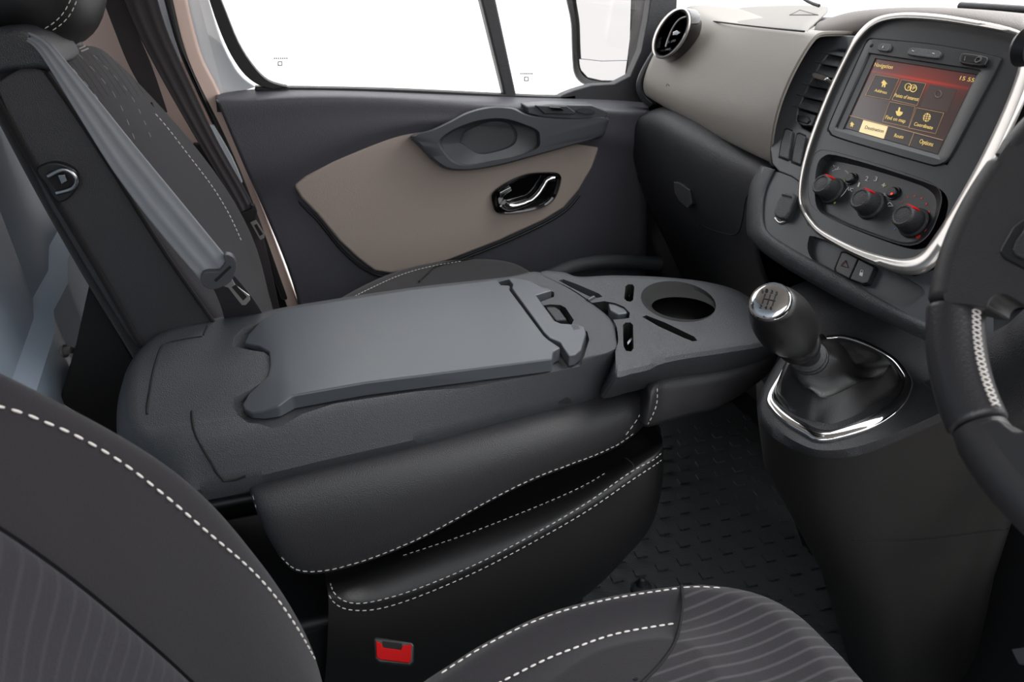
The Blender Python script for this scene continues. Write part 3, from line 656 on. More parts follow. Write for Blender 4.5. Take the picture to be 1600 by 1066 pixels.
# ================================================================ driver seat
ds = thing('driver_seat', 'black fabric driver seat in the near foreground with pale stitching', 'seat', (.0, .3, .3))
H = lambda o: par(o, ds)
lv = [[(-90, 515), (-90, 612), (-90, 700), (-90, 770)], [(0, 557), (0, 635), (0, 730), (0, 820)], [(60, 588), (60, 655), (60, 760), (60, 862)], [(130, 627), (122, 681), (115, 800), (120, 906)], [(200, 664), (188, 719), (180, 840), (185, 960)],
      [(280, 712), (258, 774), (250, 900), (250, 1015)], [(345, 768), (325, 830), (320, 960), (315, 1076)], [(398, 838), (385, 884), (385, 1010), (380, 1140)], [(446, 905), (428, 932), (435, 1060), (430, 1190)],
      [(485, 975), (468, 990), (480, 1110), (480, 1240)], [(508, 1040), (494, 1045), (510, 1150), (520, 1290)], [(520, 1110), (508, 1110), (530, 1200), (550, 1340)]]
rows = []
for l in lv:
    s = at(*l[0], y=.505)
    rows.append([s + Vector((-.14, -.02, -.02)), s + Vector((-.05, .012, -.012)), s, at(*l[1], y=.478), at(*l[2], y=.438), at(*l[3], y=.412)])
bo = H(grid('bolster', M['fabric'], ds, rows, sub=3, dirn=(1, 0, .3)))
H(sst(ds, bo, [(-10, 633), (30, 643), (60, 655), (120, 681), (190, 722), (260, 776), (325, 832), (388, 886), (430, 932), (468, 987), (497, 1040), (510, 1064)], .0064, .004, .001, .0018))
rows = []
for l in lv:
    u = l[3]; e = at(*u, y=.412)
    q = [e + Vector((-.02, .006, -.015)), e + Vector((-.003, .0, -.002)), e + Vector((.005, -.008, .004))]
    e2 = at(u[0] - 20, u[1] + 110, y=.365); e3 = at(u[0] - 60, u[1] + 330, y=.29); e4 = at(u[0] - 60, u[1] + 800, y=.18)
    rows.append(q + [e2, e3, e4])
bpanel = H(grid('backrest_panel', M['fabric'], ds, rows, sub=3, dirn=(1, 0, .3)))
# cushion
border = [(560, 1150), (610, 1100), (660, 1064), (700, 1038), (760, 1001), (850, 958), (950, 931), (1060, 914), (1125, 914), (1190, 928), (1245, 957), (1295, 1003), (1330, 1040), (1375, 1105), (1400, 1250), (1300, 1500), (800, 1600), (500, 1400)]
bw = cr([at(a, b, z=.69) for a, b in border], 12)
cen = Vector((sum(p.x for p in bw) / len(bw), sum(p.y for p in bw) / len(bw), .69))
rl = []
for k, dz in ((1.0, -.12), (1.0, -.05), (1.005, -.02), (1.0, -.004)): rl.append([Vector((cen.x + (p.x - cen.x) * k, cen.y + (p.y - cen.y) * k, p.z + dz)) for p in bw])
for i in range(50):
    t = i / 49; k = 1 - .985 * t; dz = .016 * (1 - (1 - min(t * 5, 1)) ** 2) - .010 * math.sin(min(1, max(0, t - .15) * 2) * math.pi)
    rl.append([Vector((cen.x + (p.x - cen.x) * (k - .004), cen.y + (p.y - cen.y) * (k - .004), .688 + dz)) for p in bw])
def proj(p):
    d = p - CP; z = d.dot(FW); return CX + F * d.dot(RT) / z, CY - F * d.dot(UP) / z
sm = cr([(1062, 880), (1065, 915), (1066, 950), (1056, 1000), (1035, 1034), (1003, 1068), (940, 1130), (850, 1250)], 8, False)
def isright(p):
    x, y = proj(p)
    for a, b in zip(sm, sm[1:]):
        if a[1] <= y <= b[1]: return x > a[0] + (b[0] - a[0]) * (y - a[1]) / max(b[1] - a[1], 1e-6)
    return x > 1062 if y < 900 else x > 850
def ringparts(which):
    bm = bmesh.new(); V = [[bm.verts.new(p) for p in r] for r in rl]; n = len(bw)
    for i in range(len(V) - 1):
        for j in range(n):
            c = (rl[i][j] + rl[i + 1][(j + 1) % n]) / 2
            if isright(c) == which: bm.faces.new((V[i][j], V[i][(j + 1) % n], V[i + 1][(j + 1) % n], V[i + 1][j]))
    bmesh.ops.delete(bm, geom=[v for v in bm.verts if not v.link_faces], context='VERTS')
    return bm
# ribbed fabric whose raised threads run across the cushion
pa, pb_ = at(1070, 985, z=.7), at(1215, 938, z=.7); ang = math.atan2(pb_.y - pa.y, pb_.x - pa.x)
def ribfabric(name, ang, scale, base, hi, fade=.5, ax='Y', rot3=None):
    m = mat(name, base, .95, sheen=.15, spec=.2, bump=('noise', 1400, .5)); n = m.node_tree; b = n.nodes['Principled BSDF']
    w = n.nodes.new('ShaderNodeTexWave'); w.bands_direction = ax; w.inputs['Scale'].default_value = scale; w.inputs['Distortion'].default_value = 1.2; w.inputs['Detail'].default_value = 0; w.inputs['Detail Scale'].default_value = .15
    mp = n.nodes.new('ShaderNodeMapping'); mp.vector_type = 'TEXTURE'; mp.inputs['Rotation'].default_value = rot3 or (0, 0, ang); t = n.nodes.new('ShaderNodeTexCoord')
    n.links.new(t.outputs['Object'], mp.inputs[0]); n.links.new(mp.outputs[0], w.inputs['Vector'])
    r = n.nodes.new('ShaderNodeValToRGB'); r.color_ramp.elements[0].position = .78; r.color_ramp.elements[1].position = 1.0
    r.color_ramp.elements[0].color = hexc(*base); r.color_ramp.elements[1].color = hexc(*hi)
    n.links.new(w.outputs['Fac'], r.inputs[0]); n.links.new(r.outputs[0], b.inputs['Base Color'])
    return m
ribfabric('fabric_ribbed', ang, 24, (44, 42, 45), (68, 65, 68))
ribfabric('fabric_ribbed_back', 0, 34, (44, 42, 47), (53, 51, 56), ax='Z', rot3=(.5, .3, .4))
bpanel.data.materials[0] = M['fabric_ribbed_back']
cu = H(finish('cushion_side', ringparts(False), M['fabric'], ds, ang=180))
cr_ = H(lab(finish('cushion_panel', ringparts(True), M['fabric_ribbed'], ds, ang=180), 'ribbed fabric panel'))
H(sst(ds, cu, [(690, 1052), (760, 1008), (850, 965), (950, 937), (1062, 919)], .0065, .0035, .0010))
H(sst(ds, cr_, [(1068, 918), (1095, 917), (1130, 919)], .0065, .0035, .0008))
H(sst(ds, cu, [(775, 1070), (850, 1032), (900, 1012), (950, 994), (1000, 983), (1057, 974)], .0065, .0035, .0012))
st_ = surf(cu, [(1059, 918), (1060, 950), (1050, 1000), (1030, 1032), (998, 1066)], .0)
H(tube('piping', M['void'], ds, [at(a, b, z=.7035) for a, b in [tuple(p) for p in sm if 912 < p[1] < 1120]], .0022, 6))
# ================================================================ dashboard
dash = thing('dashboard', 'beige-grey passenger dashboard with dark lower pad, glove box and round corner vent', 'dashboard', (.95, 1.3, .7))
A = lambda o: par(o, dash)
ysf = [1.62, 1.50, 1.36, 1.22, 1.09, 1.03]
FR = [[(1076, 9), (1120, 34), (1165, 39), (1212, 44), (1256, 50), (1281, 54)],
      [(1062, 18), (1108, 42), (1155, 48), (1204, 56), (1246, 63), (1268, 68)],
      [(1036, 56), (1082, 78), (1130, 88), (1180, 98), (1222, 104), (1244, 108)],
      [(1012, 102), (1060, 120), (1108, 135), (1158, 146), (1200, 154), (1222, 157)],
      [(1003, 132), (1046, 154), (1096, 176), (1143, 190), (1186, 204), (1208, 212)],
      [(1008, 152), (1050, 178), (1100, 206), (1145, 230), (1185, 250), (1207, 260)]]
rows = [[at(a, b, y=y) for (a, b), y in zip(r, ysf)] for r in FR]
for r in rows: r.append(r[-1] + (r[-1] - CP).normalized() * .008 + Vector((.0, .004, 0))); r.append(r[-2] + (r[-2] - CP).normalized() * .06 + Vector((0, .01, 0)))
rows.insert(0, [p + Vector((.02, 0, .001)) for p in rows[0]])
rows.insert(0, [p + Vector((.12, 0, -.004)) for p in rows[0]])
rows.append([p + Vector((.02, 0, -.003)) for p in rows[-1]]); rows.append([p + Vector((.12, 0, -.0)) for p in rows[-1]])
face = A(grid('upper_pad', M['beige'], dash, rows, sub=3, solid=.004, dirn=(-1, 0, 0)))
for r in rows[2:-2]: pass
A(tube('pad_edge_trim', M['plastic_smooth'], dash, [at(a, b, y=1.635) for a, b in [(1040, 55), (1016, 92), (1002, 118), (998, 136), (1004, 152), (1016, 164)]], .007, 10, per=4))
A(seam('badge_mark', dash, face, [(1041, 135), (1043, 131), (1046, 135)], .0008, 'plastic_dark'))
# top cover pads
tp = [[(1119, 33), (1160, 38), (1210, 43.5), (1262, 48.5)], [(1122, 28), (1163, 32), (1213, 37), (1266, 42)], [(1136, 18), (1175, 20), (1225, 22), (1284, 25)], [(1156, 11), (1195, 9), (1245, 8), (1305, 8)]]
zz = [None, 1.2445, 1.243, 1.236]
R0 = [at(a, b, y=y) + Vector((-.004, 0, .001)) for (a, b), y in zip(tp[0], (1.50, 1.37, 1.22, 1.08))]
za = [p.z for p in R0]
rows = [[p + Vector((.02, 0, -.02)) for p in R0], R0]
for k in (1, 2, 3): rows.append([at(a, b, z=z - .0005 - .0022 * k) for (a, b), z in zip(tp[k], za)])
mat('pad_grey', (104, 100, 95), .55, bump=('grain', 600, .15))
tcv = A(grid('top_cover', M['pad_grey'], dash, rows, sub=2, solid=.004, dirn=(0, 0, 1)))
A(tube('cover_seam', M['void'], dash, [p + Vector((-.003, 0, -.0015)) for p in R0], .0016, 6, per=4))
# defroster outlet
A(seam('outlet_outline', dash, tcv, [(1234, 24), (1250, 16), (1296, 15), (1278, 24), (1234, 24)], .0016, 'plastic_dark', per=1))
bx_ = bmesh.new(); boxmesh(bx_, (1.02, .3, .78), (1.75, 1.72, 1.212)); A(finish('dash_core', bx_, M['plastic_black'], dash, .01))
bx_ = bmesh.new(); boxmesh(bx_, (1.75, .0, -.04), (1.80, 1.8, 1.10)); struct(finish('wall_front', bx_, M['plastic_black'], None, 0))
# lower pad and glove box
ysl = [1.62, 1.55, 1.42, 1.30, 1.20, 1.08]
LR = [[(996, 178), (1022, 166), (1060, 187), (1108, 213), (1152, 236), (1200, 262)], [(987, 200), (1010, 190), (1048, 212), (1095, 240), (1140, 264), (1192, 288)],
      [(987, 238), (1008, 240), (1045, 262), (1090, 288), (1133, 308), (1184, 330)], [(998, 285), (1018, 295), (1052, 316), (1092, 338), (1132, 356), (1178, 376)], [(1022, 345), (1044, 352), (1074, 370), (1110, 392), (1146, 410), (1190, 430)]]
rows = [[at(a, b, y=y) for (a, b), y in zip(r, ysl)] for r in LR]
rows.insert(0, [p + Vector((.08, 0, .012)) for p in rows[0]])
rows.append([p + Vector((.10, 0, -.15)) for p in rows[-1]]); rows.append([p + Vector((.15, 0, -.35)) for p in rows[-1]])
low = A(grid('lower_pad', M['plastic_dark'], dash, rows, sub=3, solid=.006, dirn=(-1, 0, 0)))
A(seam('glovebox_seam', dash, low, [(1012, 176), (992, 190), (986, 214), (990, 250), (1000, 285)], .0016, 'void', per=3))
A(seam('glovebox_seam', dash, low, [(1092, 350), (1120, 362), (1150, 366), (1160, 345), (1166, 310), (1180, 290), (1198, 275)], .0016, 'void', per=3))
gp = Pl(at(1066, 303, y=1.355), (-.95, -.2, .1))
A(plate('glovebox_latch', M['plastic_dark'], dash, gp, [(1052, 284), (1062, 286), (1078, 297), (1081, 318), (1074, 326), (1060, 314), (1053, 300)], .006, .02, .002))
A(plate('footwell_panel', M['plastic_black'], dash, Pl((1.32, 0, 0), (-1, 0, 0)), [(900, 300), (1330, 300), (1330, 1100), (900, 900)], 0, .02, 0))
# round corner vent
VP_ = Pl(at(1050, 52, y=1.52), (-.90, -.42, .12))
def E(rx, ry, dx=0, dy=0): return ell(1049 + dx, 52 + dy, rx, ry, math.radians(-60), 48)
A(rings('vent_housing', M['gloss_black'], dash, [pring(VP_, E(46, 25, 16, 4), -.05, 0), pring(VP_, E(45, 25, 9, 2), -.02, 0), pring(VP_, E(44, 23, 2), 0, 0), pring(VP_, E(38, 17), .002, 0), pring(VP_, E(34, 14), -.03, 0), pring(VP_, E(30, 12), -.04, 0)], res=False))
A(lab(rings('vent_bezel', M['silver'], dash, [pring(VP_, E(44, 23, 1), -.002, 0), pring(VP_, E(44.5, 23.5), .005, 0), pring(VP_, E(42, 20.5), .008, 0), pring(VP_, E(40, 18.5), .004, 0), pring(VP_, E(39, 18), -.01, 0)], cap1=False, res=False), 'silver ring'))
A(tube('vent_vane', M['silver'], dash, [VP_.hit(a, b, -.008) for a, b in [(1040, 73), (1044, 60), (1052, 42), (1062, 30), (1072, 26)]], .0022, 8, per=4))
A(plate('vent_tab', M['chrome'], dash, VP_, [(1051, 50), (1058, 47), (1063, 51), (1058, 55), (1051, 55)], -.004, .008, .001))
for k in range(3): A(plate('vent_vane', M['gloss_black'], dash, VP_, [(1030 + 9 * k, 82 - 13 * k), (1048 + 8 * k, 78 - 13 * k), (1048 + 8 * k, 74 - 13 * k), (1032 + 9 * k, 78 - 13 * k)], -.014, .01, .0008))
# driver side of the dashboard
A(plate('driver_cowl', M['plastic_black'], dash, Pl((.96, 0, 0), (-1, 0, .1)), [(1450, 60), (1600, 22), (1900, 60), (1900, 700), (1480, 640), (1440, 500)], 0, .2, .01))
hd = [[(1268, 52), (1325, 42), (1380, 26), (1440, 24), (1520, 32), (1620, 62)], [(1282, 30), (1312, 16), (1350, 13), (1420, 8), (1520, 11), (1620, 22)]]
STn = Vector((-.875, 0, .485)); ST = Pl((.85, 0, 1.16), STn)
r0 = [ST.hit(a, b, -.015) for a, b in hd[0]]; r1 = [at(a, b, x=.98) for a, b in hd[1]]
hood_ = A(grid('cowl_hood', M['beige'], dash, [[p + Vector((.03, 0, -.05)) for p in r0], r0, [(a + b) / 2 + Vector((0, 0, .004)) for a, b in zip(r0, r1)], r1, [p + Vector((.10, 0, -.01)) for p in r1]], sub=2, solid=.004, dirn=(0, 0, 1)))
hood_.data.materials[0] = mat('cowl_brown', (92, 84, 78), .5, bump=('grain', 600, .2))
A(tube('cowl_strip', M['plastic_dark'], dash, [at(a, b, x=1.1) for a, b in [(1500, 9), (1550, 12), (1640, 18)]], .006, 8, per=3))
A(tube('windscreen_trim', M['plastic_black'], dash, [at(1240, -14, x=1.25), at(1262, 2, x=1.25), at(1280, 9, x=1.25)], .004, 8, per=3))
# knee panel under the wheel
A(tube('knee_bolster', M['plastic_dark'], dash, [at(a, b, x=.78) for a, b in [(1560, 600), (1600, 580), (1640, 560), (1680, 530), (1780, 490)]], .055, 20, per=4))
# ================================================================ centre stack
cs_ = thing('centre_stack', 'silver-framed centre stack with navigation screen, heater knobs and switches', 'centre stack', (.8, .85, .8))
N = lambda o: par(o, cs_)
so = [(1590, 47), (1500, 27), (1440, 20), (1395, 21), (1362, 31), (1336, 56), (1316, 92), (1290, 148), (1266, 212), (1252, 262), (1247, 300), (1250, 326), (1262, 350), (1284, 371), (1335, 400), (1390, 423), (1425, 430), (1450, 424), (1472, 402), (1510, 340), (1560, 250), (1605, 150), (1625, 80)]
si = [(1583, 54), (1500, 38), (1440, 31), (1396, 31), (1366, 41), (1342, 64), (1322, 98), (1296, 154), (1272, 216), (1258, 264), (1253, 300), (1256, 322), (1268, 342), (1288, 361), (1340, 387), (1390, 402), (1418, 404), (1438, 396), (1455, 375), (1488, 325), (1535, 240), (1580, 140), (1597, 72)]
N(rings('stack_body', M['plastic_black'], cs_, [pring(ST, so, -.16), pring(ST, shr(so, .99), -.035), pring(ST, si, -.035)], n=140))
N(lab(rings('silver_surround', M['silver'], cs_, [pring(ST, so, -.025), pring(ST, so, .004), [a.lerp(b, .3) for a, b in zip(pring(ST, so, .011), pring(ST, si, .011))], [a.lerp(b, .75) for a, b in zip(pring(ST, so, .010), pring(ST, si, .010))], pring(ST, si, .005), pring(ST, si, -.03)], cap1=False, res=False, ang=70), 'silver frame'))
fo = N(plate('face_panel', M['panel_black'], cs_, ST, si, .003, .03, 0, smooth=5))
cl0 = [(1267, 249), (1277, 237), (1294, 235), (1354, 251), (1432, 276), (1460, 289), (1470, 305), (1468, 326), (1457, 356), (1443, 374), (1427, 382), (1402, 380), (1337, 357), (1289, 336), (1270, 324), (1263, 306), (1263, 274)]
cl1 = [(1279, 263), (1288, 254), (1304, 252), (1354, 263), (1428, 286), (1454, 299), (1463, 316), (1459, 342), (1450, 360), (1438, 373), (1424, 378), (1400, 376), (1339, 354), (1293, 332), (1279, 321), (1275, 308), (1275, 280)]
sc2_ = [(1358, 83), (1534, 110), (1469, 249), (1304, 202)]
bpy.context.view_layer.update()
(cut(fo, [cutter(ST, cl0, .02, .07, 3), cutter(ST, shr(sc2_, 1.01), .02, .07)]))
cp = N(rings('climate_panel', M['plastic_smooth'], cs_, [pring(ST, shr(cl0, 1.012), .0035), pring(ST, cl0, .0035), pring(ST, cl1, -.013), pring(ST, shr(cl1, .9), -.0135)], n=120))
cp.data.materials[0] = M['panel_black']
CPn = Pl(ST.o - STn * .0135, STn)
U = lambda o: par(o, cs_)
# knobs
def knob(px, py, R=.0172, H=.031):
    o = CPn.hit(px, py)
    k = U(lathe('knob', M['plastic_dark'], cp, o, STn, [(0, R * 1.25), (.004, R * 1.22), (.006, R * 1.05), (H * .82, R * .92), (H * .93, R * .90), (H, R * .80), (H * 1.0, R * .70), (H * .97, R * .66), (H * .985, R * .4), (H * .99, R * .1)], 40))
    t = (Vector((0, 0, 1)) - STn * STn.z).normalized(); s = t.cross(STn)
    q = [o + STn * h + (t * math.cos(a) + s * math.sin(a)) * r for h, r, a in []]
    bm = bmesh.new()
    for a0_ in (-.5,):
        arc = [-.42 + .84 * i / 8 for i in range(9)]
        f = lambda h, r: [o + STn * h + (t * math.cos(a + .1) + s * math.sin(a + .1)) * r for a in arc]
        i0, i1 = f(H * .55, R * .93), f(H * .55, R * 1.03); j0, j1 = f(H * .97, R * .86), f(H * .94, R * .95)
        prism(bm, i1 + j1[::-1], i0 + j0[::-1])
    U(lab(finish('knob_pointer', bm, M['red'], cp), 'red pointer'))
for a, b in ((1301, 299), (1362, 322), (1429, 349)): knob(a, b)
def dot(name, m, parent, pl, px, py, r, off=.0004, th=.0008, seg=20, keep=None):
    c = pl.hit(px, py, off); return lathe(name, m, parent, c, pl.n, [(-th, r), (0, r), (th * .4, r * .8)], seg)
for a, b, led in ((1331, 280, 0), (1397, 302.5, 1)):
    U(lathe('push_button', M['plastic_black'], cp, CPn.hit(a, b), STn, [(0, .010), (.003, .0095), (.003, .0078), (.006, .0075), (.0075, .006), (.0075, .001)], 28))
    if led: U(dot('indicator_lamp', mat('led', (255, 50, 25), .4, emit=1.2), cp, Pl(CPn.o + STn * .0077, STn), a - 4.0, b + .2, .0016))
for s, a, b in (('1', 1339.5, 291.5), ('2', 1351, 282), ('3', 1365, 282.5), ('4', 1376.5, 292)): U(text('marking', M['white_mark'], cp, CPn, s, (a, b), (a + (2.5 if s == '1' else 4.5), b + 1), (a + 2.5, b - 7)))
U(text('marking', M['white_mark'], cp, CPn, 'A/C', (1322, 296.5), (1331.5, 299.5), (1324, 291.5)))
for (a, b, r) in ((1409, 316, .0012), (1419, 308.5, .0013), (1429.5, 306.5, .0015), (1440, 310, .0017), (1447.5, 319, .0018), (1451.5, 331, .0019), (1450, 346, .0021), (1445, 359, .0024), (1434.5, 369.5, .0032)): U(dot('red_dot', M['red_mark'], cp, CPn, a, b, r))
U(dot('blue_dot', mat('blue_mark', (40, 110, 170), .4), cp, CPn, 1398, 358, .0015))
for a, b in ((1319, 283), (1304, 317), (1383, 290)): U(dot('green_dot', M['green_mark'], cp, CPn, a, b, .0019))
def arc(c, r0, r1, n=14):
    o = CPn.hit(*c, .0003); t = (Vector((0, 0, 1)) - STn * STn.z).normalized(); s = t.cross(STn)
    return [o + (t * math.cos(r0 + (r1 - r0) * i / n) + s * math.sin(r0 + (r1 - r0) * i / n)) * -0 + (t * math.cos(r0 + (r1 - r0) * i / n) - s * math.sin(r0 + (r1 - r0) * i / n)) * .0285 for i in range(n + 1)]
for r0_, r1_ in ((-.75, -.25), (.1, 1.0), (1.45, 2.35)): U(tube('dial_arc', M['white_mark'], cp, arc((1301, 291), -r0_, -r1_), .0005, 5))
for L in ([(1302, 258), (1304, 261), (1306, 259)], [(1305, 264), (1308, 265), (1310, 261)], [(1314, 286), (1318, 290), (1320, 287)], [(1381, 302), (1385, 307)], [(1385, 302), (1380, 307)], [(1387, 319), (1390, 316), (1394, 320), (1396, 322), (1388, 322)], [(1275, 308), (1277, 307.5)]):
    U(tube('symbol', M['white_mark'], cp, [CPn.hit(a, b, .0003) for a, b in L], .0006, 5))
# infotainment unit
iu0 = [(1358, 62), (1372, 61.5), (1450, 69), (1500, 77), (1550, 86.5), (1562, 92), (1561, 101), (1520, 178), (1488, 238), (1477, 253), (1463, 258), (1450, 256), (1380, 236), (1308, 214), (1297, 206), (1296, 196), (1320, 140), (1350, 74)]
sc = [(1361.5, 87), (1527, 112.6), (1465, 241), (1310.6, 197)]
sc2 = [(1357, 82), (1535, 109), (1470, 250), (1303, 203)]
def rect(c, n=24): return [Vector(c[i]).lerp(Vector(c[(i + 1) % 4]), k / n) for i in range(4) for k in range(n)]
def P2(pl, L, off): return [pl.hit(p[0], p[1], off) for p in L]
iu = N(rings('infotainment_unit', M['panel_black'], cs_, [pring(ST, iu0, .0), pring(ST, iu0, .0052), pring(ST, shr(iu0, .993), .006), P2(ST, rect(sc2), .0058), P2(ST, rect(sc), .0002)], n=96, cap1=False, ang=30))
N(tube('unit_gap', M['void'], cs_, pring(ST, shr(iu0, 1.004), .0032), .0013, 6, closed=True))
SP = Pl(ST.o + STn * .0008, STn)
# screen: its own lit picture
bm = bmesh.new(); vs = [bm.verts.new(SP.hit(*c)) for c in (sc[0], sc[1], sc[2], sc[3])]; ff = bm.faces.new(vs)
uvl = bm.loops.layers.uv.new('uv')
for l, uv in zip(ff.loops, ((0, 1), (1, 1), (1, 0), (0, 0))): l[uvl].uv = uv
sm_ = mat('screen', (10, 8, 8), .22, spec=.6); n_ = sm_.node_tree; b_ = n_.nodes['Principled BSDF']
uvn = n_.nodes.new('ShaderNodeUVMap'); uvn.uv_map = 'uv'
def mth(op, a, b=None):
    m = n_.nodes.new('ShaderNodeMath'); m.operation = op
    for i, v in enumerate((a, b)):
        if v is None: continue
        if isinstance(v, (int, float)): m.inputs[i].default_value = v
        else: n_.links.new(v, m.inputs[i])
    return m.outputs[0]
sx = n_.nodes.new('ShaderNodeSeparateXYZ'); n_.links.new(uvn.outputs[0], sx.inputs[0])
ux, uy = sx.outputs[0], sx.outputs[1]
du = mth('MULTIPLY', mth('SUBTRACT', ux, .56), 2.6); dv = mth('MULTIPLY', mth('SUBTRACT', uy, .82), 6.0)
g1 = mth('POWER', 2.718, mth('MULTIPLY', mth('ADD', mth('MULTIPLY', du, du), mth('MULTIPLY', dv, dv)), -1.0))
ln = mth('MULTIPLY', mth('SUBTRACT', uy, .80), 60); g2 = mth('MULTIPLY', mth('POWER', 2.718, mth('MULTIPLY', mth('MULTIPLY', ln, ln), -1.0)), mth('POWER', 2.718, mth('MULTIPLY', mth('MULTIPLY', du, du), -.8)))
gl = mth('ADD', mth('MULTIPLY', g1, .2), mth('MULTIPLY', g2, .35))
mx = n_.nodes.new('ShaderNodeMix'); mx.data_type = 'RGBA'; n_.links.new(gl, mx.inputs[0]); mx.inputs[6].default_value = hexc(62, 48, 46); mx.inputs[7].default_value = hexc(225, 60, 40)
n_.links.new(mx.outputs[2], b_.inputs['Emission Color']); b_.inputs['Emission Strength'].default_value = 1.0
scr_ = N(lab(finish('screen', bm, sm_, iu, fix=False), 'lit navigation screen'))
if scr_.data.polygons[0].normal.dot(STn) < 0: scr_.data.flip_normals()
gold = mat('screen_gold', (214, 184, 110), .5, emit=.55); gold2 = mat('screen_line', (150, 118, 90), .5, emit=.6); cream = mat('screen_cream', (214, 196, 150), .5, emit=.75); dim = mat('screen_dim', (84, 76, 70), .5, emit=.5); dk = mat('screen_tile', (44, 38, 36), .3, emit=.6)
def stx(s, a, b, c, m=gold): N(text('screen_text', m, iu, SP, s, a, b, c, .0008))
stx('Navigation', (1365.5, 103.5), (1394, 108), (1368, 97.5)); stx('15 55', (1499, 124.5), (1521, 128.5), (1501.5, 118.5)); stx('Address', (1366, 143), (1385, 147), (1368, 138.5))
stx('Points of interest', (1396.7, 151), (1434.5, 158), (1399, 145.5)); stx('Find on map', (1383, 185.5), (1414, 192), (1385, 180)); stx('Coordinate', (1427.5, 196), (1456.5, 202.5), (1430, 190.5))
stx('Route', (1396.7, 214), (1410.8, 217), (1399, 208.5)); stx('Options', (1436, 223.5), (1457, 229), (1438.5, 217)); stx('Destination', (1351, 201), (1380, 207.5), (1353, 196), dim)
def quad(c, m, name='screen_tile', off=.0004): N(plate(name, m, iu, SP, c, off, .0004, 0))
for c in ([(1368, 117), (1405, 123), (1390, 156), (1352, 149)], [(1409, 124.6), (1446.7, 130.7), (1432.6, 165), (1394, 156)], [(1390.5, 159), (1430, 166.7), (1419.5, 199), (1379, 190)], [(1432, 168.4), (1474.7, 176.7), (1461.6, 209), (1420, 200)]):
    quad(c, dk); N(tube('tile_outline', gold2, iu, [SP.hit(a, b, .0006) for a, b in c], .0005, 4, closed=True))
c = [(1453, 132), (1495, 140), (1480, 175), (1438, 167)]; quad(c, mat('screen_tile_dim', (56, 44, 42), .3, emit=.7))
quad([(1319, 178), (1474, 219), (1465, 241), (1310.6, 197)], dk, 'tab_bar', .0003)
N(tube('tile_outline', gold2, iu, [SP.hit(a, b, .0006) for a, b in [(1319, 178.5), (1397, 199), (1473, 219)]], .0005, 4))
for a, b, c, d in ((1388, 197, 1381, 217), (1428, 208, 1420, 228.5)): N(tube('tile_outline', gold2, iu, [SP.hit(a, b, .0006), SP.hit(c, d, .0006)], .0004, 4))
quad([(1349, 187.5), (1387, 197.5), (1381, 217), (1342, 206)], cream, 'selected_tab', .0005)
house = lambda x, y, s: [(x, y - 5 * s), (x + 5.2 * s, y + 1.2 * s), (x + 3 * s, y + .9 * s), (x + 1.4 * s, y + 6 * s), (x - .3 * s, y + 5.6 * s), (x + .4 * s, y + 3 * s), (x - 1 * s, y + 2.7 * s), (x - 1.8 * s, y + 5.3 * s), (x - 3.3 * s, y + 5 * s), (x - 2 * s, y), (x - 4 * s, y - .3 * s)]
quad(house(1381, 130, 1.1), gold, 'house_icon', .001); quad(house(1331, 194, .75), gold, 'house_icon', .001)
for x, y in ((1419, 136), (1427, 138)): N(tube('pin_icon', gold, iu, P2(SP, ell(x, y, 5, 5.6, .3, 20) , .001), .0006, 4, closed=True))
N(text('screen_text', gold, iu, SP, 'P', (1425.5, 140.5), (1429, 141.2), (1427, 134.5), .0012))
N(text('screen_text', gold, iu, SP, '?', (1417.5, 139), (1420, 139.6), (1419, 133.5), .0012))
quad([(1404.5, 167.5), (1406.8, 168), (1405.5, 174), (1410.5, 175), (1409.5, 178.5), (1405.5, 181.5), (1401.5, 180.5), (1400, 177), (1399.5, 173.5), (1402.8, 173.5)], gold, 'hand_icon', .001)
quad(ell(1448, 183.5, 5.8, 7, .4, 24), gold, 'globe_icon', .0008)
for k in (-3.4, 0, 3.4): N(tube('globe_grid', dk, iu, [SP.hit(1448 - 6 + abs(k) * .4, 183.5 + k - .8, .0012), SP.hit(1448 + 6 - abs(k) * .4, 183.5 + k + .8, .0012)], .0004, 4))
for k in (-2.2, 1.6): N(tube('globe_grid', dk, iu, [SP.hit(1449.5 + k, 177.5, .0012), SP.hit(1446.5 + k, 190, .0012)], .0004, 4))
N(tube('dim_icon', dim, iu, P2(SP, ell(1466, 147, 5, 5.6, .3, 20), .001), .0006, 4, closed=True))
# unit buttons and sockets
IP2 = Pl(ST.o + STn * .006, STn)
N(plate('power_button', M['plastic'], iu, IP2, [(1373, 69), (1377, 67), (1387, 68), (1391.5, 70), (1391, 76), (1386, 80), (1375, 79), (1370, 76.5)], .0035, .006, .0012, smooth=2))
N(plate('volume_rocker', M['plastic'], iu, IP2, [(1420, 77), (1425, 74), (1460, 78), (1468, 80), (1470.5, 84), (1467, 89), (1461, 91), (1424, 86), (1417, 83)], .0035, .006, .0015, smooth=2))
N(tube('unit_mark', M['white_mark'], iu, [IP2.hit(1380, 72, .0038), IP2.hit(1379, 75, .0038)], .0006, 5)); N(tube('unit_mark', M['white_mark'], iu, [IP2.hit(1457, 83, .0038), IP2.hit(1460, 84, .0038)], .0005, 5)); N(tube('unit_mark', M['white_mark'], iu, [IP2.hit(1425, 79, .0038), IP2.hit(1428, 80, .0038)], .0005, 5))
N(plate('socket_cover', M['plastic_black'], iu, IP2, [(1501, 85), (1507, 82.5), (1537, 87), (1543, 91), (1540, 98), (1534, 103), (1504, 99), (1498, 95)], .006, .01, .002, smooth=2))
N(plate('usb_port', M['void'], iu, IP2, [(1505, 86.5), (1524, 89), (1521, 98), (1502, 95)], .0063, .002, 0)); N(plate('usb_contact', M['steel'], iu, IP2, [(1507.5, 88), (1509, 88), (1507.5, 95), (1506, 95)], .0068, .001, 0))
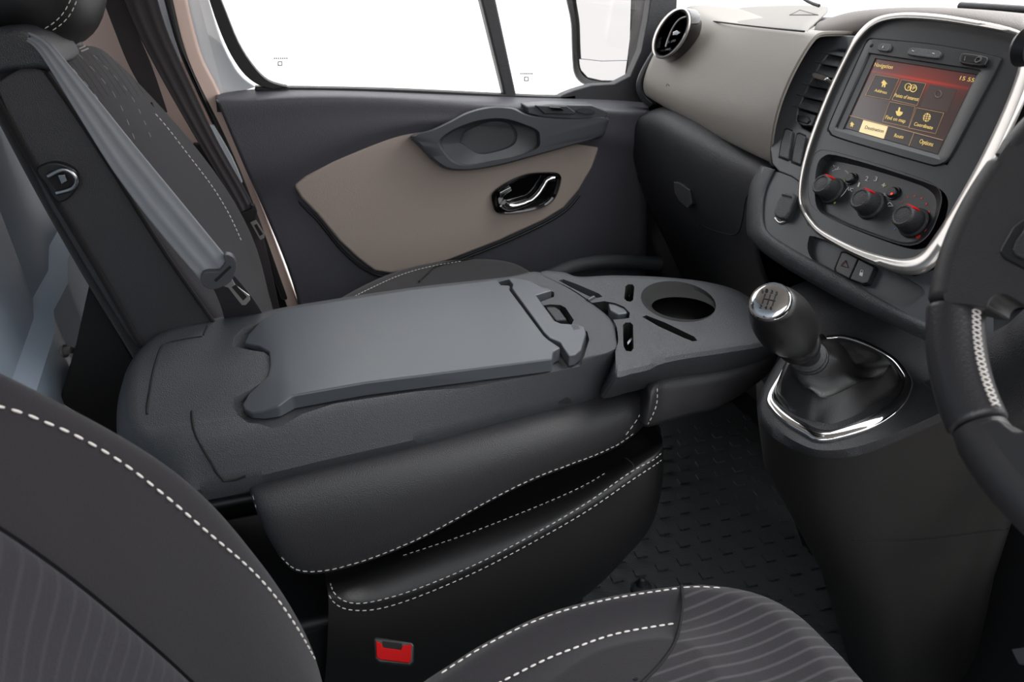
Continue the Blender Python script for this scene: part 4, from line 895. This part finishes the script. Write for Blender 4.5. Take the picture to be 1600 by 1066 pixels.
N(lathe('aux_socket', M['steel'], iu, IP2.hit(1529, 94, .006), STn, [(0, .0045), (.002, .0042), (.002, .0028), (.0, .0028)], 20)); N(dot('microphone', M['void'], iu, IP2, 1361.5, 71, .0028))
# vent block left of the screen
VB = Pl(ST.o - STn * .012, STn)
vb = [(1285, 54), (1340, 55), (1330, 90), (1290, 180), (1262, 262), (1256, 290), (1236, 276), (1216, 268), (1206, 256), (1203, 232), (1210, 192), (1222, 152), (1242, 108), (1264, 76)]
vo = [(1298, 68), (1335, 71), (1270, 198), (1255, 198), (1240, 191), (1233, 180), (1236, 160), (1252, 125), (1270, 92), (1284, 73)]
vp = plate('vent_panel', M['plastic_smooth'], cs_, VB, vb, 0, .05, 0, smooth=0)
N(vp); bpy.context.view_layer.update()
v_ = cut(vp, [cutter(VB, vo, .02, .045)]); addbevel(v_, .003, 3)
N(plate('vent_backing', M['void'], cs_, VB, shr(vo, 1.05), -.03, .004, 0))
sl = [((1289, 71), (1325, 76)), ((1281, 83), (1318, 90)), ((1270, 98), (1310, 106)), ((1260, 115), (1302, 123)), ((1251, 132), (1294, 141)), ((1243, 149), (1284, 159)), ((1236, 166), (1276, 178))]
for i in range(6):
    (a, b), (c, d) = sl[i][0], sl[i + 1][0]
    bm = bmesh.new()
    f = lambda q, o: VB.hit(q[0], q[1], o)
    g = lambda q, w, k: (q[0] + (w[0] - q[0]) * k, q[1] + (w[1] - q[1]) * k)
    lf = lambda k: (a + (c - a) * k, b + (d - b) * k)
    (e0, e1), (g0, g1) = sl[i][1], sl[i + 1][1]; rf_ = lambda k: (e0 + (g0 - e0) * k, e1 + (g1 - e1) * k)
    up = [f(lf(.05), -.006), f(rf_(.05), -.006), f(rf_(.92), .001), f(lf(.92), .001)]
    prism(bm, up, [p - STn * .004 for p in up])
    N(finish('vent_slat', bm, M['plastic'], cs_, .0008))
N(lab(plate('vent_slider', M['chrome'], cs_, VB, [(1267, 116), (1272, 112), (1290, 117), (1294, 122), (1288, 126), (1270, 122)], .012, .016, .002), 'chrome slider tab'))
N(plate('vent_wheel_panel', M['plastic_smooth'], cs_, VB, [(1237, 169), (1275, 180), (1268, 196), (1255, 196), (1242, 190), (1235, 181)], -.004, .006, .001))
N(plate('vent_wheel', M['plastic_black'], cs_, VB, [(1243, 178), (1262, 182), (1265, 188), (1260, 193), (1244, 188), (1240, 183)], -.001, .006, .0015))
for q in ([(1226, 203), (1230, 202), (1237, 205), (1231, 249), (1217, 244), (1220, 225)], [(1245, 210), (1249, 209), (1258, 213), (1250, 257), (1237, 252), (1240, 232)]):
    N(plate('rocker_gap', M['void'], cs_, VB, shr(q, 1.12), .0006, .003, .0005)); N(plate('rocker_switch', M['plastic'], cs_, VB, q, .006, .01, .002))
# lower fascia, ridge, tray and switches
FA = Pl(ST.o - STn * .015, STn)
fa_ = [(1190, 262), (1256, 280), (1250, 310), (1262, 352), (1340, 402), (1430, 432), (1520, 400), (1520, 560), (1455, 515), (1390, 480), (1300, 426), (1207, 372), (1190, 350), (1185, 310)]
fb = plate('lower_fascia', M['plastic_smooth'], cs_, FA, fa_, 0, .05, 0); N(fb)
tr_ = [(1257, 371), (1267, 366), (1330, 390), (1400, 425), (1436, 447), (1433, 461), (1412, 475), (1388, 471), (1330, 440), (1275, 412), (1257, 392)]
bpy.context.view_layer.update(); fb = cut(fb, [cutter(FA, tr_, .01, .022, 3)]); addbevel(fb, .0025, 3)
N(plate('switch_gap', M['void'], cs_, FA, shr([(1315, 394), (1322, 394), (1366, 417), (1365, 422), (1355, 443), (1346, 444), (1306, 426), (1304, 420)], 1.05), -.0045, .01, .001))
hz_ = N(plate('hazard_switch', M['panel_black'], cs_, FA, [(1315, 395), (1322, 395), (1340, 404), (1326, 435), (1307, 425.5), (1305, 420)], -.001, .01, .0012))
lk = N(plate('lock_switch', M['panel_black'], cs_, FA, [(1342, 405), (1365, 417), (1364, 422), (1355, 441.5), (1347, 443), (1328, 436)], -.001, .01, .0012))
N(tube('hazard_triangle', mat('hazard_red', (120, 30, 24), .5), hz_, [FA.hit(a, b, .0) for a, b in [(1321, 407), (1325, 418), (1314, 415)]], .0007, 5, closed=True))
N(plate('padlock_icon', M['white_mark'], lk, FA, [(1343.5, 425), (1348.5, 426.5), (1347, 432), (1342.5, 430)], -.0003, .0008, 0)); N(tube('padlock_shackle', M['white_mark'], lk, [FA.hit(a, b, -.0005) for a, b in [(1344.5, 425), (1345.5, 421.5), (1348.5, 423), (1348, 426)]], .0005, 5))
# ridge band
bo_ = [(1189, 258), (1176, 280), (1169, 302), (1166, 354), (1173, 377), (1210, 408), (1270, 444), (1330, 477), (1400, 511), (1460, 538), (1540, 560)]
bi_ = [(1213, 266), (1201, 290), (1195, 315), (1195, 348), (1207, 367), (1245, 391), (1300, 421), (1345, 447), (1395, 476), (1457, 507), (1540, 530)]
lerp2 = lambda k: [(a[0] + (b[0] - a[0]) * k, a[1] + (b[1] - a[1]) * k) for a, b in zip(bo_, bi_)]
N(grid('ridge_band', M['plastic'], cs_, [P2(ST, bo_, -.11), P2(ST, bo_, -.03), P2(ST, lerp2(.2), -.016), P2(ST, lerp2(.6), -.008), P2(ST, lerp2(.9), -.010), P2(ST, bi_, -.017), P2(ST, bi_, -.03)], sub=2, per=3, solid=.002, dirn=tuple(STn)))
kc = N(plate('key_slot', M['plastic'], cs_, FA, [(1224, 299), (1232, 299), (1240, 302), (1243, 309), (1235, 330), (1226, 342), (1217, 342), (1208, 337), (1208, 330), (1214, 313)], .014, .02, .005, seg=4))
N(plate('slot_mouth', M['void'], kc, FA, [(1222, 303), (1237, 307), (1237, 310), (1221, 306)], .0145, .002, 0)); N(tube('slot_clip', M['silver'], kc, [FA.hit(a, b, .002) for a, b in [(1211, 341), (1218, 348), (1226, 346), (1231, 340)]], .0022, 8, per=3))
# ---- gear console
gcn = thing('gear_console', 'dark grey plastic floor console carrying the chrome gear lever surround', 'console', (.75, .7, .4))
Z = lambda o: par(o, gcn)
DKn = Vector((-.30, 0, .95)).normalized(); DK = Pl((.70, .66, .80), DKn)
d0 = [(1240, 455), (1262, 500), (1258, 530), (1236, 556), (1212, 588), (1196, 618), (1194, 645), (1215, 672), (1255, 696), (1290, 704), (1340, 698), (1400, 676), (1470, 645), (1560, 600), (1640, 560), (1640, 480), (1500, 500), (1330, 440)]
d1 = [(1225, 455), (1250, 500), (1245, 530), (1222, 556), (1200, 590), (1186, 622), (1185, 655), (1208, 684), (1252, 708), (1292, 716), (1345, 711), (1405, 688), (1478, 656), (1570, 612), (1660, 570), (1660, 480), (1500, 490), (1330, 430)]
mat('console_side_shaded', (30, 29, 28), .5, bump=('grain', 700, .3))  # deck plastic darkened, the shade of the console side put into its colour
dr = [cr(P2(DK, d0, 0), 5), cr(P2(DK, d1, -.012), 5), cr(P2(DK, d1, -.045), 5)]
dr.append([p + Vector((.05, .02, -.12)) for p in dr[-1]]); dr.append([Vector((p.x * .75 + .32, .56 + (p.y - .56) * .8, .35)) for p in dr[-1]]); dr.append([Vector((p.x * .8 + .32, .60 + (p.y - .60) * .8, .01)) for p in dr[-1]])
Z(rings('console_deck', M['plastic_dark'], gcn, dr[:3], cap0=True, cap1=False, res=False, ang=60))
gb = Z(rings('console_body', M['console_side_shaded'], gcn, dr[2:], cap1=False, res=False, ang=60))
Z(plate('console_hatch', M['plastic_black'], gcn, DK, [(1443, 598), (1470, 580), (1510, 600), (1475, 625)], .0015, .006, .001))
Z(seam('body_seam', gcn, gb, [(1330, 842), (1400, 845), (1480, 838), (1560, 828), (1599, 822)], .0016, 'void'))
tag(plate('console_cheek', M['plastic_black'], None, Pl((1.22, 0, 0), (-1, -.1, 0)), [(1165, 330), (1240, 460), (1330, 700), (1700, 760), (1700, 1200), (1300, 1000), (1180, 640)], 0, .03, .01), 'added black backdrop plate below the centre stack in the footwell', 'backdrop')  # black backdrop plate added to keep the footwell dark
# ---- gear lever
gl_ = thing('gear_lever', 'black leather gear lever with chrome shift-pattern cap, pleated gaiter and chrome surround', 'gear lever', tuple(at(1310, 610, z=.80)))
X = lambda o: par(o, gl_)
go = [(1198.6, 620.5), (1201, 637), (1224, 661), (1252, 678), (1276, 690), (1306, 688.5), (1366, 669.5), (1409.5, 639.5), (1426, 609.6), (1423, 590.5), (1401, 563), (1360.5, 539), (1322, 526.6), (1298, 527.4), (1276, 535), (1232.6, 563), (1216, 590.5)]
gi = [(1211, 615), (1213.5, 631), (1235, 650), (1262, 664), (1284, 673.5), (1311.5, 671), (1366, 647.7), (1401, 620.5), (1411, 598.7), (1407, 585), (1388, 563), (1347, 541.6), (1317, 532.5), (1298, 532.5), (1279, 538), (1238, 569), (1221.7, 593)]
mid_ = [((a[0] + b[0]) / 2, (a[1] + b[1]) / 2) for a, b in zip(go, gi)]
X(lab(rings('gaiter_frame', M['chrome'], gl_, [pring(DK, go, -.004)] + [[a.lerp(b, .5 - .5 * math.cos(h)) + DKn * .006 * math.sin(h) ** .6 for a, b in zip(pring(DK, go, .001), pring(DK, gi, .001))] for h in [math.pi * i / 10 + 1e-6 for i in range(10)]] + [pring(DK, gi, -.006)], cap1=False, res=False, ang=70), 'chrome surround'))
K0 = at(1249, 541, y=.668); K1 = at(1201, 468, y=.618); ax = (K1 - K0).normalized(); KL = (K1 - K0).length
GC = at(1264, 559, y=.676)
base_ = pring(DK, gi, -.004)
nb = len(base_); cg = sum(base_, Vector()) / nb; rl2 = []
# ring around the collar matched by angle
xa = (Vector((1, 0, 0)) - ax * ax.x).normalized(); ya = ax.cross(xa)
def colring(c, r): 
    o = []
    for p in base_:
        d = (p - cg); a = math.atan2(d.y, d.x); o.append(c + (xa * math.cos(a) + ya * math.sin(a)) * r)
    return o
c1 = colring(GC, .022); NR = 34
for i in range(NR + 1):
    t = i / NR; r = []
    for j, (p, q) in enumerate(zip(base_, c1)):
        a = 2 * math.pi * j / nb
        sm2 = t * t * (3 - 2 * t)
        v = p.lerp(q, t); v.z = p.z + (q.z - p.z) * (t ** 1.6) + .004 * math.sin(t * math.pi)
        e = math.sin(math.pi * t ** .75) ** .9 * (1 - .75 * t)
        v = v + Vector((0, 0, 1)) * e * (.020 * math.sin(2.0 * a + t * 7.5 + .5) + .007 * math.sin(5 * a - t * 9)) + (p - cg).normalized() * e * (.007 * math.sin(3 * a + t * 11 + 1))
        r.append(v)
    rl2.append(r)
X(rings('gaiter', M['leather_black'], gl_, rl2, cap1=False, res=False, ang=180, sub=1))
X(lathe('shaft_collar', M['plastic_dark'], gl_, GC, ax, [(-.012, .024), (-.004, .026), (.0, .0255), (.003, .022), (.006, .0245), (.009, .0245), (.012, .018), (.022, .0165), (.04, .0165)], 40))
kr = .0385
prof = [(-.004, .6), (.0, .72), (.03, .76), (.06, .74), (.08, .62), (.12, .63), (.2, .78), (.3, .90), (.42, .985), (.55, 1.0), (.68, .96), (.80, .86), (.90, .72), (.955, .64)]
X(lathe('knob', M['leather_black'], gl_, K0, ax, [(h * KL, r * kr) for h, r in prof], 56, sub=1))
CPk = Pl(K0 + ax * (KL * .955), ax)
cap = X(lab(lathe('knob_cap', M['chrome'], gl_, K0 + ax * KL * .945, ax, [(0, kr * .66), (.003, kr * .66), (.005, kr * .62), (.0045, kr * .57), (.006, kr * .5), (.0075, kr * .3), (.008, kr * .05)], 48), 'chrome cap with shift pattern'))
CK = Pl(K0 + ax * (KL * .945 + .0083), ax); cc = proj(CK.o)
# frame of the pattern: u to the right, v up along the cap
uv = lambda u, v: (cc[0] + u * 1.0 - v * .10 * -1, cc[1] + v * -1 - u * .12 * -1)
def kp(u, v): return CK.hit(cc[0] + u + v * .55 * .6, cc[1] - v + u * .2)
for a, b in (((-8, 8), (-8, -8)), ((0, 8), (0, -8)), ((8, 8), (8, -8)), ((-8, 0), (10, 0))): X(tube('pattern_line', M['void'], cap, [kp(*a), kp(*b)], .0007, 5))
for s, u, v in (('1', -8, 10), ('3', 0, 10), ('5', 8, 9), ('2', -9, -15), ('4', -1, -15), ('6', 7, -14), ('R', -14, 8)):
    q = lambda du, dv: (cc[0] + (u + du) + (v + dv) * .33, cc[1] - (v + dv) + (u + du) * .2)
    X(text('pattern_digit', M['void'], cap, CK, s, q(-1.5, 0), q(2, 0), q(-1.5, 5.5), 0, .0004))
# ================================================================ steering wheel
WC = Vector((.5064, .182, 1.211)); tl = .49986; Wn = Vector((-math.cos(tl), 0, math.sin(tl))); Wu = Vector((0, 1, 0)); Wv = Vector((math.sin(tl), 0, math.cos(tl)))
sw_ = thing('steering_wheel', 'black leather steering wheel with pale cross-stitched grip at the right edge', 'steering wheel', tuple(WC))
J = lambda o: par(o, sw_)
WP = Pl(WC, Wn)
def wpt(a, R=.19, off=0, dr=0): return WC + (Wu * math.cos(a) + Wv * math.sin(a)) * R + Wn * off
def wang(px, py):
    p = WP.hit(px, py) - WC; return math.atan2(p.dot(Wv), p.dot(Wu))
a_up = wang(1595, 262); a_g0 = wang(1500, 478); a_g1 = wang(1528, 668)
def arcp(a, b, n=40): return [wpt(a + (b - a) * i / n) for i in range(n + 1)]
def rimpart(name, a, b, r, m): 
    return J(tube(name, m, sw_, arcp(a, b), r, 28, flat=1.0, rf=lambda t: 1 - .09 * max(0, 1 - min(t, 1 - t) * 40)))
mat('leather_wheel', (40, 40, 42), .45, bump=('grain', 1300, .2)); rimpart('rim', a_up - .012, a_g0 + .008, .0188, M['leather_wheel'])
lab(rimpart('grip', a_g0 - .004, a_g1 + .004, .0192, mat('leather_wheel', (40, 40, 42), .45, bump=('grain', 1300, .2)) and mat('leather_smooth', (38, 38, 41), .42, bump=('grain', 500, .12))), 'smooth leather grip with pale stitching')
rimpart('rim', a_g1 - .008, a_g1 - 2.4, .0188, M['leather_wheel']); rimpart('rim', a_up + .006, a_up + 2.2, .0192, M['leather_smooth'])
gr = [c for c in sw_.children if c.name.startswith('grip')][0]
# zigzag stitching on the inner side of the grip
def gpt(t, phi):
    a = a_g0 - .03 + (a_g1 + .03 - (a_g0 - .03)) * t; c = wpt(a); rad = -(Wu * math.cos(a) + Wv * math.sin(a))
    return c + (rad * math.cos(phi) + Wn * math.sin(phi)) * .0199
bm = bmesh.new(); NS = 19
for i in range(NS):
    t0, t1 = i / NS, (i + .8) / NS
    for f0, f1 in ((.22, .55), (.55, .22)): sweep(bm, [gpt(t0, f0), gpt((t0 + t1) / 2, .385), gpt(t1, f1)], .0007, 5)
J(finish('stitching', bm, M['thread'], gr, ang=60))
# spokes
spk = [(1560, 244), (1600, 196), (1680, 150), (1780, 160), (1800, 420), (1700, 500), (1640, 492), (1600, 476), (1572, 461), (1556, 461), (1546, 470), (1541, 480), (1512, 476), (1474, 468), (1481, 415), (1496, 368), (1521, 316), (1545, 272)]
J(plate('spoke', M['leather_wheel'], sw_, WP, spk, .0185, .03, .012, smooth=3, seg=5, ang=60))
J(plate('spoke', M['leather_wheel'], sw_, WP, [(1520, 672), (1556, 655), (1575, 668), (1600, 673), (1700, 640), (1800, 700), (1700, 830), (1600, 806), (1540, 745)], .0165, .03, .010, smooth=3, seg=5, ang=60))
pp = [(1560, 394), (1563, 386), (1582, 353), (1600, 341), (1680, 310), (1700, 420), (1650, 440), (1600, 421), (1566, 403)]
pb2 = J(plate('control_pod', M['plastic_black'], sw_, WP, pp, .021, .01, .002))
J(plate('pod_button', M['plastic_dark'], pb2, WP, [(1580, 391), (1585, 377), (1600, 355), (1660, 340), (1670, 400), (1600, 406), (1585, 400)],   .024, .008, .002))
J(rings('hub_cover', M['plastic_black'], sw_, [[WC + (Wu * math.cos(a) * .085 + Wv * math.sin(a) * .075) + Wn * h for a in [2 * math.pi * k / 40 for k in range(40)]] for h in (-.05, .02)] + [[WC + (Wu * math.cos(a) * .07 + Wv * math.sin(a) * .06) + Wn * .035 for a in [2 * math.pi * k / 40 for k in range(40)]]], cap0=True, res=False))
# column and stalk
co = thing('column_stalk', 'dark control stalk reaching out behind the steering wheel upper edge', 'stalk', tuple(at(1600, 75, x=.62)))
par(tube('stalk_arm', M['plastic_black'], co, [at(1680, 90, x=.66), at(1630, 76, x=.65), at(1602, 72, x=.64)], .014, 14, per=3), co)
par(lathe('stalk_tip', M['plastic_black'], co, at(1604, 72, x=.64), (0, 1, 0), [(-.01, .015), (0, .018), (.004, .015), (.006, .008)], 24), co)
# pedal
pd = thing('pedal', 'grey metal-edged foot pedal low in the driver footwell', 'pedal', tuple(at(1590, 1022, x=1.0)))
PP = Pl(at(1590, 1022, x=1.0), (-.8, 0, .6))
par(plate('pedal_pad', M['plastic_smooth'], pd, PP, [(1578, 1014), (1620, 1008), (1640, 1040), (1590, 1038)], 0, .012, .003), pd)
par(tube('pedal_arm', M['plastic_black'], pd, [PP.hit(1605, 1020, -.02), PP.hit(1605, 1020, -.02) + Vector((.12, 0, .2))], .008, 8), pd)
